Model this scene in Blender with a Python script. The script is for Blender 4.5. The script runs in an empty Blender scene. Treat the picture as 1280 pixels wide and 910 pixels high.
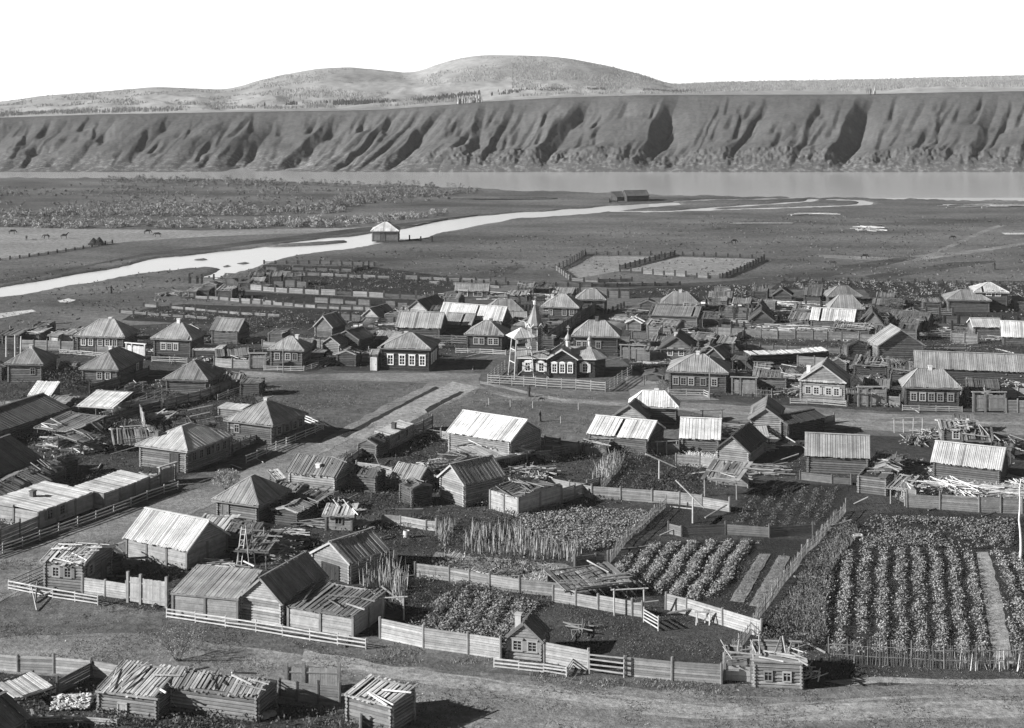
import bpy, bmesh, math, random
import numpy as np
from mathutils import Vector, Matrix, noise
from mathutils.geometry import tessellate_polygon

# ---------------------------------------------------------------- camera, sky, sun, exposure
F, YH, H = 2000.0, 60.0, 48.0          # focal length in photo pixels, horizon row, camera height (m)
SUN_EL, SUN_AZ = 23.0, 14.0            # elevation; direction the shadows run, degrees from +X towards +Y
S = bpy.context.scene
COL = S.collection
cam = bpy.data.objects.new('camera', bpy.data.cameras.new('camera'))
COL.objects.link(cam)
cam.location = (0, 0, H)
cam.rotation_euler = (math.radians(90), 0, 0)
cam.data.sensor_width = 36
cam.data.lens = 36 * F / 1280
cam.data.shift_y = -(455 - YH) / 1280
cam.data.clip_start = 1
cam.data.clip_end = 20000
S.camera = cam
W_ = bpy.data.worlds.new("World")
S.world = W_
W_.use_nodes = True
nt = W_.node_tree
sky = nt.nodes.new('ShaderNodeTexSky')
sky.sky_type = 'NISHITA'
sky.sun_disc = False
sky.sun_elevation = math.radians(SUN_EL)
sx, sy = -math.cos(math.radians(SUN_AZ)), -math.sin(math.radians(SUN_AZ))   # towards the sun
sky.sun_rotation = math.atan2(sx, sy)
sky.air_density = .4       # thin clear air: deep sky overhead, so the shades stay dark
sky.dust_density = .3
sky.ozone_density = 3.0
bw = nt.nodes.new('ShaderNodeSeparateColor')   # the plate is black and white: the sky through a red filter
bg = nt.nodes['Background']
nt.links.new(sky.outputs[0], bw.inputs[0])
# bright hazy air low over the horizon, as a plate exposed for the land records it
tcw = nt.nodes.new('ShaderNodeTexCoord'); spw = nt.nodes.new('ShaderNodeSeparateXYZ'); nt.links.new(tcw.outputs['Generated'], spw.inputs[0])
mrw = nt.nodes.new('ShaderNodeMapRange'); mrw.interpolation_type = 'SMOOTHSTEP'; nt.links.new(spw.outputs['Z'], mrw.inputs[0])
for i_, q_ in enumerate((.05, .25, 11.0, 0.0)): mrw.inputs[i_ + 1].default_value = q_
adw = nt.nodes.new('ShaderNodeMath'); adw.operation = 'ADD'; nt.links.new(bw.outputs[0], adw.inputs[0]); nt.links.new(mrw.outputs[0], adw.inputs[1])
nt.links.new(adw.outputs[0], bg.inputs[0])
bg.inputs[1].default_value = 0.05
sun = bpy.data.objects.new('sun', bpy.data.lights.new('sun', 'SUN'))
COL.objects.link(sun)
sun.data.energy = 5.0
sun.data.angle = math.radians(0.55)
sun.data.color = (1, 0.995, 0.985)
el = math.radians(SUN_EL)
d = Vector((-sx * math.cos(el), -sy * math.cos(el), -math.sin(el)))
sun.rotation_euler = d.to_track_quat('-Z', 'Y').to_euler()
S.view_settings.view_transform = 'Standard'
S.view_settings.look = 'None'
S.view_settings.gamma = 1
S.view_settings.use_curve_mapping = False
S.view_settings.exposure = 0.98
S.render.engine = 'CYCLES'
S.cycles.max_bounces = 5
S.cycles.volume_bounces = 0

# ---------------------------------------------------------------- helpers
R = random.Random(7)
def rr(a, b): return R.uniform(a, b)

def G(px, py, h=0.0):
    """the point of the plane z = h that the photograph shows at a pixel (to read positions off the photo)"""
    D = F * (H - h) / (py - YH)
    return Vector(((px - 640) / F * D, D, h))

class MB:
    def __init__(s): s.v = []; s.f = []; s.t = []
    def poly(s, pts, t):
        n = len(s.v); s.v += [tuple(p) for p in pts]; s.f.append(tuple(range(n, n + len(pts)))); s.t.append(t)
    def slab(s, pts, th, t):
        pts = [Vector(p) for p in pts]
        k = len(pts); nrm = Vector((0, 0, 0))
        for i in range(k):
            nrm += (pts[i] - pts[0]).cross(pts[(i + 1) % k] - pts[0])
        if nrm.length < 1e-9: return
        nrm.normalize()
        n = len(s.v)
        s.v += [tuple(p) for p in pts] + [tuple(p - nrm * th) for p in pts]
        s.f.append(tuple(range(n, n + k))); s.f.append(tuple(range(n + 2 * k - 1, n + k - 1, -1)))
        s.t += [t, t]
        for i in range(k):
            j = (i + 1) % k
            s.f.append((n + j, n + i, n + k + i, n + k + j)); s.t.append(t)
    def box(s, x0, y0, z0, x1, y1, z1, t):
        s.slab([(x0, y0, z1), (x1, y0, z1), (x1, y1, z1), (x0, y1, z1)], z1 - z0, t)
    def bar(s, a, b, w, h, t, up=(0, 0, 1), taper=1.0):
        a = Vector(a); b = Vector(b); dd = (b - a)
        if dd.length < 1e-6: return
        dd.normalize(); up = Vector(up)
        if abs(dd.dot(up)) > .98: up = Vector((0, 1, 0))
        sd = dd.cross(up).normalized(); u2 = sd.cross(dd)
        n = len(s.v)
        for p, k in ((a, 1), (b, taper)):
            for q in ((-1, -1), (1, -1), (1, 1), (-1, 1)):
                s.v.append(tuple(p + sd * q[0] * w * .5 * k + u2 * q[1] * h * .5 * k))
        for q in ((3, 2, 1, 0), (4, 5, 6, 7), (0, 1, 5, 4), (1, 2, 6, 5), (2, 3, 7, 6), (3, 0, 4, 7)):
            s.f.append(tuple(n + i for i in q)); s.t.append(t)
    def log(s, a, b, r, t, n=6, r2=None, endt=None):
        a = Vector(a); b = Vector(b); dd = (b - a)
        if dd.length < 1e-6: return
        dd.normalize(); up = Vector((0, 0, 1)) if abs(dd.z) < .9 else Vector((1, 0, 0))
        sd = dd.cross(up).normalized(); u2 = sd.cross(dd); r2 = r if r2 is None else r2
        k = len(s.v)
        for p, q in ((a, r), (b, r2)):
            for i in range(n):
                an = 2 * math.pi * (i + .5) / n
                s.v.append(tuple(p + sd * math.cos(an) * q + u2 * math.sin(an) * q))
        for i in range(n):
            j = (i + 1) % n
            s.f.append((k + i, k + j, k + n + j, k + n + i)); s.t.append(t)
        e = t if endt is None else endt
        s.f.append(tuple(range(k + n - 1, k - 1, -1))); s.f.append(tuple(range(k + n, k + 2 * n))); s.t += [e, e]
    def lathe(s, c, prof, t, n=12):
        c = Vector(c); k = len(s.v)
        for r, z in prof:
            for i in range(n):
                an = 2 * math.pi * i / n + math.pi / n
                s.v.append((c.x + r * math.cos(an), c.y + r * math.sin(an), c.z + z))
        for q in range(len(prof) - 1):
            for i in range(n):
                j = (i + 1) % n
                s.f.append((k + q * n + i, k + q * n + j, k + q * n + n + j, k + q * n + n + i)); s.t.append(t)
    def build(s, name, mat, parent=None, loc=(0, 0, 0), kind=None, smooth=False):
        me = bpy.data.meshes.new(name)
        me.from_pydata(s.v, [], s.f)
        at = me.attributes.new('tone', 'FLOAT', 'FACE')
        at.data.foreach_set('value', np.array(s.t, dtype=np.float32))
        if smooth: me.polygons.foreach_set('use_smooth', np.ones(len(s.f), dtype=bool))
        me.materials.append(mat)
        me.update()
        o = bpy.data.objects.new(name, me); COL.objects.link(o)
        o.location = loc
        if parent: o.parent = parent
        if kind: o['kind'] = kind
        return o

def numpy_quads(name, V, tones, mat, parent=None, kind=None, loc=(0, 0, 0), nv=4):
    """V: (N*nv, 3) vertices of N separate faces"""
    N = len(V) // nv
    me = bpy.data.meshes.new(name)
    me.vertices.add(N * nv); me.vertices.foreach_set('co', V.astype(np.float32).ravel())
    me.loops.add(N * nv); me.loops.foreach_set('vertex_index', np.arange(N * nv, dtype=np.int32))
    me.polygons.add(N); me.polygons.foreach_set('loop_start', np.arange(0, N * nv, nv, dtype=np.int32))
    at = me.attributes.new('tone', 'FLOAT', 'FACE'); at.data.foreach_set('value', tones.astype(np.float32))
    me.materials.append(mat); me.update(calc_edges=True)
    o = bpy.data.objects.new(name, me); COL.objects.link(o); o.location = loc
    if parent: o.parent = parent
    if kind: o['kind'] = kind
    return o

USED = {}
def tag(o, label, cat, group=None):
    o['label'] = label; o['category'] = cat
    if group: o['group'] = group
    USED[label] = USED.get(label, 0) + 1
    return o

def empty(name, loc, rz=0.0):
    o = bpy.data.objects.new(name, None); COL.objects.link(o)
    o.location = loc; o.rotation_euler = (0, 0, rz); o.empty_display_size = .3
    return o

# ---------------------------------------------------------------- materials
def mat_base(name, rough=.85):
    m = bpy.data.materials.new(name); m.use_nodes = True
    n = m.node_tree; b = n.nodes['Principled BSDF']
    b.inputs['Roughness'].default_value = rough
    b.inputs['Specular IOR Level'].default_value = .25
    return m, n, b

def N(n, t, **kw):
    x = n.nodes.new(t)
    for k, v in kw.items():
        if k in x.inputs: x.inputs[k].default_value = v
        else: setattr(x, k, v)
    return x

def math_node(n, op, a, b=None):
    x = n.nodes.new('ShaderNodeMath'); x.operation = op
    for i, q in enumerate((a, b)):
        if q is None: continue
        if isinstance(q, (int, float)): x.inputs[i].default_value = q
        else: n.links.new(q, x.inputs[i])
    return x.outputs[0]

def maprange(n, src, a, b, c, d_):
    x = n.nodes.new('ShaderNodeMapRange'); n.links.new(src, x.inputs[0])
    for i, q in enumerate((a, b, c, d_)): x.inputs[i + 1].default_value = q
    return x.outputs[0]

def noise_out(n, scale, detail=4, rough=.6, stretch=(1, 1, 1), coord='Object'):
    tc = n.nodes.new('ShaderNodeTexCoord'); mp = n.nodes.new('ShaderNodeMapping')
    mp.inputs['Scale'].default_value = stretch
    n.links.new(tc.outputs[coord], mp.inputs[0])
    x = N(n, 'ShaderNodeTexNoise', Scale=scale, Detail=detail, Roughness=rough)
    n.links.new(mp.outputs[0], x.inputs['Vector'])
    return x.outputs[0]

def toned(name, lo, hi, scale=2.5, detail=6, rough=.85, bump=0.0, bscale=12, stretch=(1, 1, 1), fine=None):
    """albedo = per-face tone x weathering noise"""
    m, n, b = mat_base(name, rough)
    at = N(n, 'ShaderNodeAttribute', attribute_name='tone')
    v = maprange(n, noise_out(n, scale, detail, .65, stretch), .3, .7, lo, hi)
    v = math_node(n, 'MULTIPLY', at.outputs['Fac'], v)
    if fine:
        v = math_node(n, 'MULTIPLY', v, maprange(n, noise_out(n, fine[0], 3, .7, fine[3] if len(fine) > 3 else (1, 1, 1)), .3, .7, fine[1], fine[2]))
    n.links.new(v, b.inputs['Base Color'])
    if bump:
        bp = N(n, 'ShaderNodeBump', Strength=bump, Distance=.03)
        n.links.new(noise_out(n, bscale, 3, .6), bp.inputs['Height'])
        n.links.new(bp.outputs[0], b.inputs['Normal'])
    return m

M = {}
M['wood'] = toned('weathered_wood', .72, 1.25, 1.6, 6, .85, .5, 14, fine=(22, .78, 1.2))
M['roofw'] = toned('roof_boards', .6, 1.28, .55, 6, .8, .5, 16, fine=(9, .82, 1.18))
M['paint'] = toned('window_paint', .88, 1.08, 3, 3, .6)
M['brick'] = toned('whitewashed_brick', .7, 1.15, 3, 5, .9, .4)
M['leaf'] = toned('plant_leaves', .7, 1.3, .6, 3, .75)
M['straw'] = toned('dry_straw', .75, 1.2, 1.5, 4, .85)
M['stone'] = toned('stone', .7, 1.2, 4, 5, .9, .5)
M['cloth'] = toned('clothing', .85, 1.1, 6, 3, .9)
M['hide'] = toned('animal_coat', .8, 1.15, 4, 3, .8)
M['metal'] = toned('dull_metal', .85, 1.1, 5, 3, .4)
g_, n_, b_ = mat_base('window_glass', .12)
b_.inputs['Base Color'].default_value = (.015, .015, .015, 1); b_.inputs['Specular IOR Level'].default_value = .4
M['glass'] = g_

def ground_mat(name, base, var=.35, scale=.05, fine=1.3, stretch=(1, 1, 1), bump=.6, clump=None, bd=.25):
    m, n, b = mat_base(name, .95)
    b.inputs['Specular IOR Level'].default_value = .05
    a = maprange(n, noise_out(n, scale, 8, .62, stretch), .32, .68, 1 - var, 1 + var)
    c = maprange(n, noise_out(n, fine, 6, .75), .3, .7, .5, 1.5)
    e = maprange(n, noise_out(n, fine * 6, 3, .7), .3, .7, .7, 1.3)
    v = math_node(n, 'MULTIPLY', math_node(n, 'MULTIPLY', a, c), e)
    v = math_node(n, 'MULTIPLY', v, base)
    n.links.new(v, b.inputs['Base Color'])
    bp = N(n, 'ShaderNodeBump', Strength=bump, Distance=bd)
    n.links.new(noise_out(n, fine * 1.6, 6, .7), bp.inputs['Height'])
    n.links.new(bp.outputs[0], b.inputs['Normal'])
    return m

M['ground'] = ground_mat('pasture_ground', .112, .5, .022, .9, (1, 2.2, 1))
M['meadow'] = ground_mat('mown_meadow', .23, .2, .03, .8, (1, 2.5, 1), .4)
M['dirt'] = ground_mat('trodden_dirt', .19, .4, .12, 1.6, (1, 1.6, 1), .5)
M['path'] = ground_mat('worn_track', .29, .2, .2, 1.6, (1, 1, 1), .4)
M['soil'] = ground_mat('garden_soil', .038, .3, .3, 2.5, (1, 1, 1), 1.0)
M['ditch'] = ground_mat('dark_turf', .035, .3, .3, 2.0, (1, 1, 1), .8)
M['turf'] = ground_mat('rank_turf', .065, .4, .06, 1.0, (1, 2, 1), .6)
M['yard'] = ground_mat('weedy_yard', .055, .45, .15, 1.4, (1, 1, 1), 1.0)
M['litter'] = ground_mat('chaff_strewn_ground', .2, .35, .35, 2.2, (1, 1, 1), .8)
M['rut'] = ground_mat('wheel_worn_dirt', .25, .35, .3, 1.8, (1, 1, 1), .5)
M['sand'] = ground_mat('pale_sand', .5, .2, .15, 1.6)
# ---------------------------------------------------------------- the land, the rivers, the bluffs
def pxpoly(pts, h=0.0): return [G(x, y, h) for x, y in pts]

def interp(pts, x):
    return np.interp(x, [p[0] for p in pts], [p[1] for p in pts])

STREAM = [(-260, 418), (-60, 371), (0, 358), (67, 346), (134, 336), (201, 321), (269, 314), (300, 311), (336, 306), (369, 300.5), (430, 295), (462, 290.5), (500, 285.5), (556, 273.6), (630, 265.7),
          (694, 262), (759, 256.7), (800, 254), (849, 252.0), (852, 255), (806, 259), (759, 264), (705, 269), (651, 271.5), (561, 287), (536, 294.4), (500, 300), (461, 305), (430, 310.8),
          (369, 317.5), (322, 331), (289, 342.7), (269, 347.7), (250, 349.8), (262, 343), (275, 335.5), (262, 332.8), (235, 333.6), (188, 339.3), (134, 346.5), (67, 359.5), (0, 370.5), (-60, 386), (-260, 440)]
ISLES = [[(329, 305.8), (370, 303), (432, 299), (436, 301.5), (400, 305), (350, 307.5), (332, 307.5)],
         [(292, 328), (306, 326.2), (316, 327), (305, 329)], [(241, 323), (258, 321.5), (262, 323.5), (246, 324.5)], [(276, 331.5), (284, 329.5), (291, 331), (282, 332.6)]]
NEARBANK = [(-4000, 228), (-600, 224), (0, 221.5), (150, 222), (300, 223.5), (400, 227.5), (520, 231), (600, 235), (640, 237.5), (709, 239), (760, 240), (820, 243), (940, 245), (1090, 247), (1180, 249), (1280, 250.5), (1800, 253), (5000, 256)]
CHAN = [([(770, 263.5), (820, 263.6), (880, 261.6), (960, 259.5), (1050, 256.5), (1080, 254.6), (1084, 252), (1072, 249.5), (1040, 248.6)], 1.9),
        ([(852, 262.3), (890, 259), (930, 256.3), (975, 253.5), (1010, 250.8), (1015, 248.4)], 1.6),
        ([(845, 251), (880, 249), (940, 248.3), (1000, 246.5)], 1.4)]
def inside(poly, X, Y):
    c = np.zeros(X.shape, bool); n = len(poly)
    for i in range(n):
        x1, y1 = poly[i]; x2, y2 = poly[(i + 1) % n]
        if y1 == y2: continue
        k = ((y1 > Y) != (y2 > Y)) & (X < (x2 - x1) * (Y - y1) / (y2 - y1) + x1)
        c ^= k
    return c
def segdist(poly, X, Y, close=True):
    dm = np.full(X.shape, 1e9); n = len(poly)
    for i in range(n if close else n - 1):
        x1, y1 = poly[i]; x2, y2 = poly[(i + 1) % n]
        dx, dy = x2 - x1, y2 - y1; L = dx * dx + dy * dy + 1e-9
        t = np.clip(((X - x1) * dx + (Y - y1) * dy) / L, 0, 1)
        dm = np.minimum(dm, np.hypot(X - x1 - t * dx, Y - y1 - t * dy))
    return dm
def w2(pts): return [tuple(G(x, y)[:2]) for x, y in pts]

def ground_height(X, Y):
    wob = 1.1 * np.sin(X * .31 + Y * .17) + .8 * np.sin(X * .73 - Y * .29) + .5 * np.sin(X * 1.7 + Y * 1.1)
    st = w2(STREAM)
    sd_ = segdist(st, X, Y); sd_ = np.where(inside(st, X, Y), -sd_, sd_) + wob * .55
    for I in ISLES:
        p = w2(I); di = segdist(p, X, Y); di = np.where(inside(p, X, Y), -di, di)
        sd_ = np.maximum(sd_, -di)
    bank = [tuple(G(x, y)[:2]) for x, y in NEARBANK]
    yb = np.interp(X, [b[0] for b in bank], [b[1] for b in bank])
    rd = yb - Y + wob * 1.5
    ch = np.full(X.shape, 1e9)
    for pts, w in CHAN:
        ch = np.minimum(ch, segdist(w2(pts), X, Y, False) - w + wob * .35)
    dist = np.minimum(np.minimum(sd_, rd), ch)
    z = np.clip(dist * .45 - .35, -1.6, .0)
    z = np.where(dist > .8, 0, z)
    # cut banks of the stream: a low terrace edge on the far side
    far = np.clip((Y - 430) / 60, 0, 1)
    z = z + far * (.13 * np.sin(X * .045 + 1.3) * np.sin(Y * .06) + .06 * np.sin(X * .13 + Y * .11)) * (dist > 3)
    # a rise at the back of the island and in the far left meadow
    return z

def axis(parts):
    out = []
    for a, b, s in parts:
        out += list(np.arange(a, b, s))
    out.append(parts[-1][1]); return np.array(out)
gx_ = axis([(-6000, -1000, 500), (-1000, -300, 20), (-300, -180, 4), (-180, 180, 1.5), (180, 320, 4), (320, 1000, 20), (1000, 6000, 500)])
gy_ = axis([(-200, 90, 15), (90, 300, 5), (300, 400, 1.2), (400, 545, 1.6), (545, 640, 5), (640, 1200, 80)])
XX, YY = np.meshgrid(gx_, gy_)
ZZ = ground_height(XX, YY)
ZZ[YY > 640] = -2.0
def grid_mesh(name, X, Y, Z, mat, kind='structure', smooth=True):
    ny, nx = X.shape
    V = np.stack([X, Y, Z], -1).reshape(-1, 3)
    idx = np.arange(nx * ny).reshape(ny, nx)
    q = np.stack([idx[:-1, :-1], idx[:-1, 1:], idx[1:, 1:], idx[1:, :-1]], -1).reshape(-1, 4)
    me = bpy.data.meshes.new(name)
    me.vertices.add(len(V)); me.vertices.foreach_set('co', V.astype(np.float32).ravel())
    me.loops.add(q.size); me.loops.foreach_set('vertex_index', q.astype(np.int32).ravel())
    me.polygons.add(len(q)); me.polygons.foreach_set('loop_start', np.arange(0, q.size, 4, dtype=np.int32))
    if smooth: me.polygons.foreach_set('use_smooth', np.ones(len(q), dtype=bool))
    me.materials.append(mat); me.update(calc_edges=True)
    o = bpy.data.objects.new(name, me); COL.objects.link(o); o['kind'] = kind
    return o
grid_mesh('ground', XX, YY, ZZ, M['ground'])

# water: one level surface that shows where the ground dips below it
wm, wn, wb = mat_base('river_water', .15)
wb.inputs['Base Color'].default_value = (.42, .42, .42, 1)
wb.inputs['IOR'].default_value = 1.33
wb.inputs['Specular IOR Level'].default_value = .9
bp = N(wn, 'ShaderNodeBump', Strength=.35, Distance=.08)
wn.links.new(noise_out(wn, .7, 5, .6, (1, 2.4, 1)), bp.inputs['Height'])
wn.links.new(bp.outputs[0], wb.inputs['Normal'])
w = MB(); w.poly([(-6000, 516, -.32), (6000, 516, -.32), (6000, 1100, -.32), (-6000, 1100, -.32)], 1)
w.build('river', wm, kind='structure')
sm = wm.copy(); sm.name = 'stream_water'; sm.node_tree.nodes['Principled BSDF'].inputs['Base Color'].default_value = (.68, .68, .68, 1)   # paler base colour stands in for the sky's reflection
w = MB(); w.poly([(-6000, 280, -.32), (6000, 280, -.32), (6000, 516, -.32), (-6000, 516, -.32)], 1)
w.build('stream', sm, kind='structure')

# far bank: bluffs cut by gullies, lit from the left
TOPLINE = [(-1500, 160), (-600, 155), (-200, 150), (0, 147), (120, 143), (330, 139.5), (420, 138.5), (480, 137), (560, 131), (610, 127), (700, 122), (800, 119), (900, 118.5), (1080, 118), (1180, 115.5), (1280, 114), (1900, 112), (3000, 112)]
SKYLINE = [(-1500, 158), (-600, 150), (-200, 137), (0, 127.5), (60, 119), (130, 114), (190, 108.5), (285, 112), (310, 105), (345, 95), (400, 85.5), (430, 83.5), (470, 87), (517, 92), (545, 81), (575, 72), (610, 68.5), (660, 69.5), (705, 72), (750, 80), (800, 92), (838, 105.5), (880, 103), (960, 101), (1080, 99), (1180, 96.5), (1280, 94), (1900, 92), (3000, 92)]
rngb = np.random.default_rng(11)
a_ = np.concatenate([np.linspace(-1500, -60, 120, endpoint=False), np.linspace(-60, 1340, 1100, endpoint=False), np.linspace(1340, 3000, 130)])
t_ = np.linspace(0, 1, 92)
A, T = np.meshgrid(a_, t_)
def vn(x, y, seed, oct=4, gain=.5):
    out = np.zeros(x.shape); amp = 1; tot = 0
    rg = np.random.default_rng(seed); P = rg.random((256, 256))
    for o in range(oct):
        xi = np.floor(x).astype(int); yi = np.floor(y).astype(int); fx = x - xi; fy = y - yi
        fx = fx * fx * (3 - 2 * fx); fy = fy * fy * (3 - 2 * fy)
        g = lambda i, j: P[(xi + i + 17 * o) % 256, (yi + j + 31 * o) % 256]
        out += amp * ((g(0, 0) * (1 - fx) + g(1, 0) * fx) * (1 - fy) + (g(0, 1) * (1 - fx) + g(1, 1) * fx) * fy)
        tot += amp; amp *= gain; x = x * 2.03; y = y * 2.03
    return out / tot
yt = interp(TOPLINE, A)
DB, DT = 622.0, 712.0
ztop = H - (yt - YH) * DT / F
lean = 105.0 * T
# gullies read off the photograph: bearing at the top edge and at the foot, width of the shaded right-hand face, width of the lit face, depth
GUL = [(352, 306, 40, 70, 4.6), (440, 368, 30, 60, 3.8), (462, 393, 9, 18, 2.2), (503, 440, 12, 22, 2.6), (532, 470, 8, 16, 1.8), (560, 502, 13, 26, 3.0), (610, 596, 13, 40, 2.6), (648, 612, 12, 45, 2.8),
       (742, 692, 24, 60, 3.6), (700, 655, 10, 30, 1.2), (850, 822, 20, 70, 4.2), (905, 876, 8, 50, 1.8), (966, 922, 7, 60, 1.8), (1030, 1006, 6, 50, 1.5), (1098, 1062, 27, 60, 5.6), (1180, 1172, 10, 40, 1.2), (1246, 1232, 10, 50, 1.6),
       (300, 238, 22, 45, 1.3), (228, 172, 20, 40, 1.5), (152, 104, 16, 40, 1.3), (262, 205, 12, 22, .8), (90, 30, 18, 40, 1.2), (30, -30, 16, 40, 1.0), (1310, 1290, 14, 60, 2.2)]
rgg = random.Random(4)
for x_ in list(range(-1450, -60, 95)) + list(range(1400, 2950, 95)):
    GUL.append((x_ + rgg.uniform(-30, 30), x_ - rgg.uniform(30, 70), rgg.uniform(10, 30), rgg.uniform(40, 70), rgg.uniform(1, 4)))
wv = 12 * (vn(A * .02 + 50, T * 2.4, 3) - .5) + 7 * (vn(A * .06, T * 5 + 9, 4) - .5)
env = np.clip(T * 6, 0, 1) ** .7 * np.clip((1 - T) * 4.5, 0, 1) ** .8
spur = np.zeros(A.shape)
for xt, xb, ws, wl, dp in GUL:
    ws = max(ws, 11); xb -= 8 + .15 * (xt - xb); u_ = A + wv - (xb + (xt - xb) * T ** 1.15)
    sh = np.where(u_ < 0, np.clip(1 + u_ / ws, 0, 1), np.exp(-u_ / wl))
    spur = np.minimum(spur, -dp * sh * (.55 + .45 * np.sin(np.clip(T, 0, 1) * math.pi)) + spur * .25)
for q_ in range(420):
    xb = rgg.uniform(-300, 1600); xt = xb + rgg.uniform(20, 80); ws = rgg.uniform(3, 8); wl = rgg.uniform(7, 22); t0 = rgg.uniform(0, .75); t1 = t0 + rgg.uniform(.12, .45); dp = rgg.uniform(.25, 1.0)
    kx = (a_ > xb - 60) & (a_ < xt + 110)
    Aq, Tq, wq = A[:, kx], T[:, kx], wv[:, kx]
    u_ = Aq + wq * .6 - (xb + (xt - xb) * Tq); fd = np.clip((Tq - t0) / .06, 0, 1) * np.clip((t1 - Tq) / .15, 0, 1)
    spur[:, kx] -= dp * fd * np.where(u_ < 0, np.clip(1 + u_ / ws, 0, 1), np.exp(-u_ / wl))
# secondary ribs, strong on the eroded stretch between x 380 and 640
er = np.exp(-((A - lean * .5 - 450) / 75.) ** 2) + .25 * np.exp(-((A - 200) / 80.) ** 2) + .06
ap2 = A - lean * .8 + 10 * (vn(A * .03, T * 4, 8) - .5)
rib = np.abs(((ap2 / 15.5) % 1) - .62); rib = 1 - rib / .62
rib2 = vn((A - lean) * .11, T * 2.0, 21, 4)
fine = rib * .7 + rib2 * .9
prof = T ** .92
Z = -.6 + (ztop + .6) * prof + spur * env * 1.15 + env * er * (fine - .8) * .8 + env * (vn(ap2 * .022 + 7, T * 1.4, 91, 3) - .5) * 1.8 + (vn(A * .25, T * 16, 12, 4) - .5) * .22 * np.clip(T * 6, 0, 1)
# the rocky foot right of x=560
ft = np.clip((A - 470) / 90, 0, 1) * (T < .42)
lip = .235 + .03 * (vn(A * .03, A * 0, 5) - .5)
foot = np.where(T < lip, np.clip(T / lip, 0, 1) ** .55 * 4.4, 4.4 - (T - lip) * 9)
gull = (vn((A - 40 * T) * .06, T * 9, 31, 4) - .5) * 2.4 * np.clip(1 - abs(T - lip * .55) / .22, 0, 1) + (vn(A * .3, T * 26, 33, 3) - .5) * 1.1 * (T < lip * 1.1)
foot = np.maximum(foot, 0)
Z = Z + ft * (np.maximum(foot - prof * ztop * .25, 0) + gull * np.clip(T * 9, 0, 1))
Dd = DB + (DT - DB) * T - spur * env * .3
Z = np.minimum(Z, ztop + 0 * T + .0 + (1 - T) * 1.5)
Zt = ztop
Z = np.where(T > .94, Z * (1 - (T - .94) / .06) + Zt * ((T - .94) / .06), Z)
bm, bn, bb = mat_base('bluff_slope', .95)
bb.inputs['Specular IOR Level'].default_value = .03
v1 = maprange(bn, noise_out(bn, .035, 8, .65), .3, .7, .75, 1.25)
v2 = maprange(bn, noise_out(bn, .5, 5, .7), .3, .7, .78, 1.22)
tcb = bn.nodes.new('ShaderNodeTexCoord'); sep = bn.nodes.new('ShaderNodeSeparateXYZ'); bn.links.new(tcb.outputs['Object'], sep.inputs[0])
low = math_node(bn, 'ADD', maprange(bn, sep.outputs['Z'], 1.0, 7.0, 1.0, 0.0), 0.0)
rk = maprange(bn, noise_out(bn, .4, 7, .75), .5, .6, 0.0, 1.0)
mixr = math_node(bn, 'MULTIPLY', low, rk)
v3 = math_node(bn, 'ADD', math_node(bn, 'MULTIPLY', math_node(bn, 'MULTIPLY', v1, v2), .1), math_node(bn, 'MULTIPLY', mixr, .13))
bn.links.new(v3, bb.inputs['Base Color'])
bpn = N(bn, 'ShaderNodeBump', Strength=.45, Distance=.5); bn.links.new(noise_out(bn, .25, 7, .72), bpn.inputs['Height']); bn.links.new(bpn.outputs[0], bb.inputs['Normal'])
grid_mesh('river_bluffs', (A - 640) / F * Dd, Dd, Z, bm)

# plateau and hills behind the bluffs
t2 = np.linspace(0, 1, 70)
A2, T2 = np.meshgrid(np.concatenate([np.linspace(-1500, -60, 60, endpoint=False), np.linspace(-60, 1340, 500, endpoint=False), np.linspace(1340, 3000, 60)]), t2)
DS = 1700.0
y0 = interp(TOPLINE, A2); y1 = sum(interp(SKYLINE, A2 + q_) for q_ in (-14, -9, -4, 0, 4, 9, 14)) / 7
g = T2 ** 1.15
D2 = DT - 1 + (DS - DT + 1) * T2
Y2 = y0 + (y1 - y0) * g
Z2 = H - (Y2 - YH) * D2 / F
Z2 += (vn(A2 * .012, T2 * 5, 44, 5) - .5) * 9 * np.clip(T2 * 4, 0, 1) * np.clip((1 - T2) * 4, 0, 1) * np.clip((y0 - y1) / 30, .2, 1)
Z2 += (vn(A2 * .05, T2 * 5, 45, 5) - .5) * 1.2 * np.clip(T2 * 4, 0, 1)
# back side drops away beyond the skyline
Db = np.linspace(DS + 30, DS + 700, 6)
Ab = np.repeat(A2[:1], 6, 0); Zb = np.repeat(Z2[-1:], 6, 0) - (np.arange(1, 7)[:, None] ** 1.6) * 3.0
A2 = np.vstack([A2, Ab]); Z2 = np.vstack([Z2, Zb]); D2 = np.vstack([D2, np.repeat(Db[:, None], A2.shape[1], 1)])
hm, hn, hb = mat_base('hill_grass', .95); hb.inputs['Specular IOR Level'].default_value = .03
h1 = maprange(hn, noise_out(hn, .006, 8, .6, (1, .5, 1)), .35, .65, .78, 1.22)
h2 = maprange(hn, noise_out(hn, .15, 6, .7, (1, .25, 1)), .3, .7, .75, 1.25)
hn.links.new(math_node(hn, 'MULTIPLY', math_node(hn, 'MULTIPLY', h1, h2), .3), hb.inputs['Base Color'])
bpn = N(hn, 'ShaderNodeBump', Strength=.6, Distance=1.5); hn.links.new(noise_out(hn, .12, 7, .7), bpn.inputs['Height']); hn.links.new(bpn.outputs[0], hb.inputs['Normal'])
grid_mesh('far_hills', (A2 - 640) / F * D2, D2, Z2, hm)

def hill_z(a, D):
    t = (D - DT + 1) / (DS - DT + 1)
    y0_ = interp(TOPLINE, a); y1_ = interp(SKYLINE, a)
    z = H - (y0_ + (y1_ - y0_) * t ** 1.15 - YH) * D / F
    return z
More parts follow.
